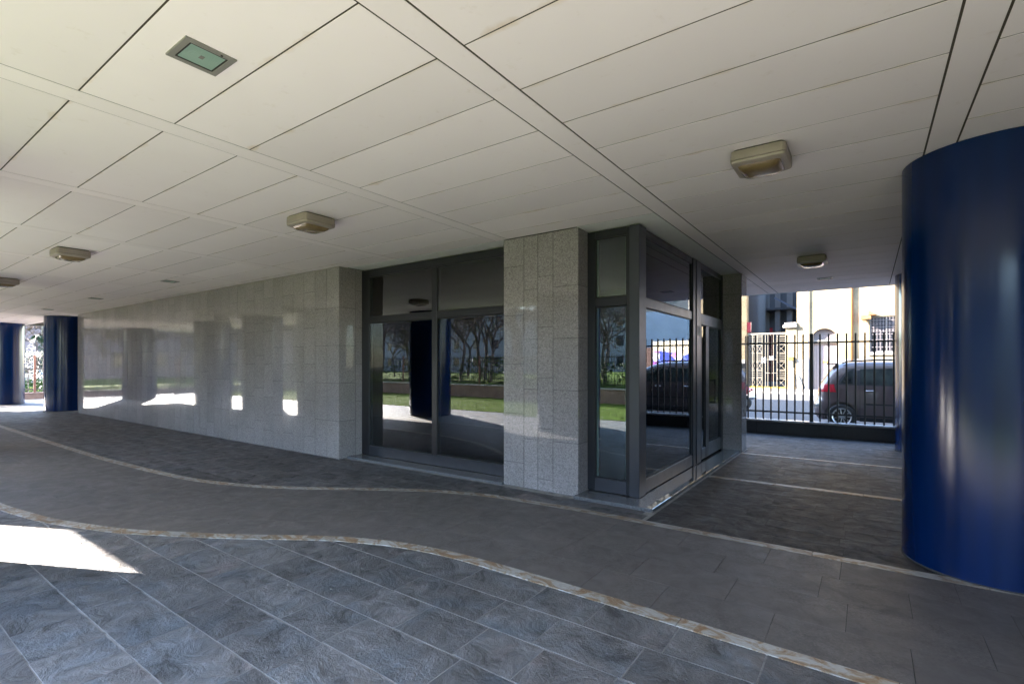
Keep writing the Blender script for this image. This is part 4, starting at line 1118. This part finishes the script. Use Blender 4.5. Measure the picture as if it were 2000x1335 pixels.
for i in range(14):
    c_ = copy_tree((tA, tC)[i % 2]); c_.location = (rng.uniform(-58, -43), -17+i*1.7+rng.uniform(-.6, .6), -.1); c_.rotation_euler = (0, 0, rng.uniform(0, 6.28)); q_ = rng.uniform(1.2, 1.6); c_.scale = (q_, q_, q_)
    c_['label'] = 'bare tree in the belt mirrored high in the far half of the granite wall'
for (p, q_) in (((-40.5, 12.5, -.1), 1.1), ((-42, 2.0, -.1), 1.15), ((-45, 9.5, -.1), 1.2)):
    c_ = copy_tree(tC); c_.location = p; c_.rotation_euler = (0, 0, p[0]); c_.scale = (q_, q_, q_)
    c_['label'] = 'bare tree in the row beyond the park fence past the far columns'
def evergreen(base, h, rad, seed, label):
    t = empty('evergreen_tree', base); tag(t, label, 'tree')
    MB().tube([(0, 0, -.1), (0.1, 0, h*.4), (0, 0, h*.85)], [rad*.09, rad*.07, rad*.02], 10).build('trunk', M['bark'], t, smooth=True)
    rg = random.Random(seed); m = MB()
    for _ in range(6500):
        z = h*(.12+.86*rg.random()**1.1); f = (1-z/h)**.75*rad*1.15; a = rg.uniform(0, 6.283); r_ = f*math.sqrt(rg.random())
        p = Vector((r_*math.cos(a), r_*math.sin(a), z-.25*r_))
        if noise.noise(p*.9+Vector((seed, 0, 0))) < -.12: continue
        d = Vector((math.cos(a), math.sin(a), -.35+rg.gauss(0, .3))).normalized(); e = d.orthogonal().normalized(); s_ = rg.uniform(.08, .2)
        m.add([p, p+d*s_*.5+e*s_*.16, p+d*s_, p+d*s_*.5-e*s_*.16], [(0, 1, 2, 3)])
    m.build('crown', M['leaf_teal'], t); return t
evergreen((-5.6, -11.0, .3), 8.5, 2.6, 3, 'dark evergreen tree mirrored in the narrow corner window')
evergreen((-44, 8.6, -.1), 3.6, 1.6, 4, 'teal green evergreen beyond the fence between the far columns')
# far buildings of the park side
def block(base, w_, d_, h_, wallm, label, rows, cols_, face):
    t = empty('apartment_block', base); tag(t, label, 'building')
    MB().box(-w_/2, w_/2, -d_/2, d_/2, -.5, h_).build('wall', wallm, t)
    for j in range(rows):
        for i in range(cols_):
            u = (-.5+(i+.5)/cols_)
            z = 1.2+j*(h_-1.5)/rows
            if face == 'Y': MB().box(u*w_-.6, u*w_+.6, d_/2-.05, d_/2+.03, z, z+1.6).build('window', M['dark_glass'], t)
            else: MB().box(w_/2-.05, w_/2+.03, u*d_-.6, u*d_+.6, z, z+1.6).build('window', M['dark_glass'], t)
M['pink_render'] = plain('pink_render', (0.20, 0.145, 0.14), 0.85)
M['blue_render'] = plain('blue_grey_render', (0.22, 0.21, 0.22), 0.85)
block((-74, 4, 0), 14, 80, 11, M['pink_render'], 'pink apartment block far beyond the two far columns', 3, 20, 'X')
block((-45, -72, 0), 180, 14, 11.5, M['blue_render'], 'grey apartment block far behind the bare trees, mirrored in the windows', 3, 36, 'Y')

# ------------------------------------------------------------------ small litter on the paving
rng = random.Random(31); lt = MB()
for i in range(22):
    x = rng.uniform(-8, .6); y = rng.uniform(.6, 4.7); r_ = rng.uniform(.003, .008); n_ = 7
    if (x*-.58+y*.8147) < 1.2: continue
    lt.prism([(x+r_*rng.uniform(.6, 1.2)*math.cos(k*6.283/n_), y+r_*rng.uniform(.6, 1.2)*math.sin(k*6.283/n_)) for k in range(n_)], .004, .0095+rng.uniform(0, .003))
tag(lt.build('litter', plain('pale_litter', (0.24, 0.22, 0.19), 0.9, var=0.4, scale=30)), 'pale crumbs and chewing gum spots scattered on the paving', 'litter', kind='stuff')

# ------------------------------------------------------------------ move each empty to the base of its thing
bpy.context.view_layer.update()
for o in list(col.objects):
    if o.type == 'EMPTY' and o.parent is None and o.location.length < 1e-6 and o.children:
        lo = [1e9]*3; hi = [-1e9]*3
        for ch in o.children_recursive:
            if ch.type != 'MESH': continue
            for c_ in ch.bound_box:
                p = ch.matrix_world @ Vector(c_)
                for i in range(3): lo[i] = min(lo[i], p[i]); hi[i] = max(hi[i], p[i])
        b = Vector(((lo[0]+hi[0])/2, (lo[1]+hi[1])/2, lo[2]))
        o.location = b
        for ch in o.children: ch.location = ch.location - b
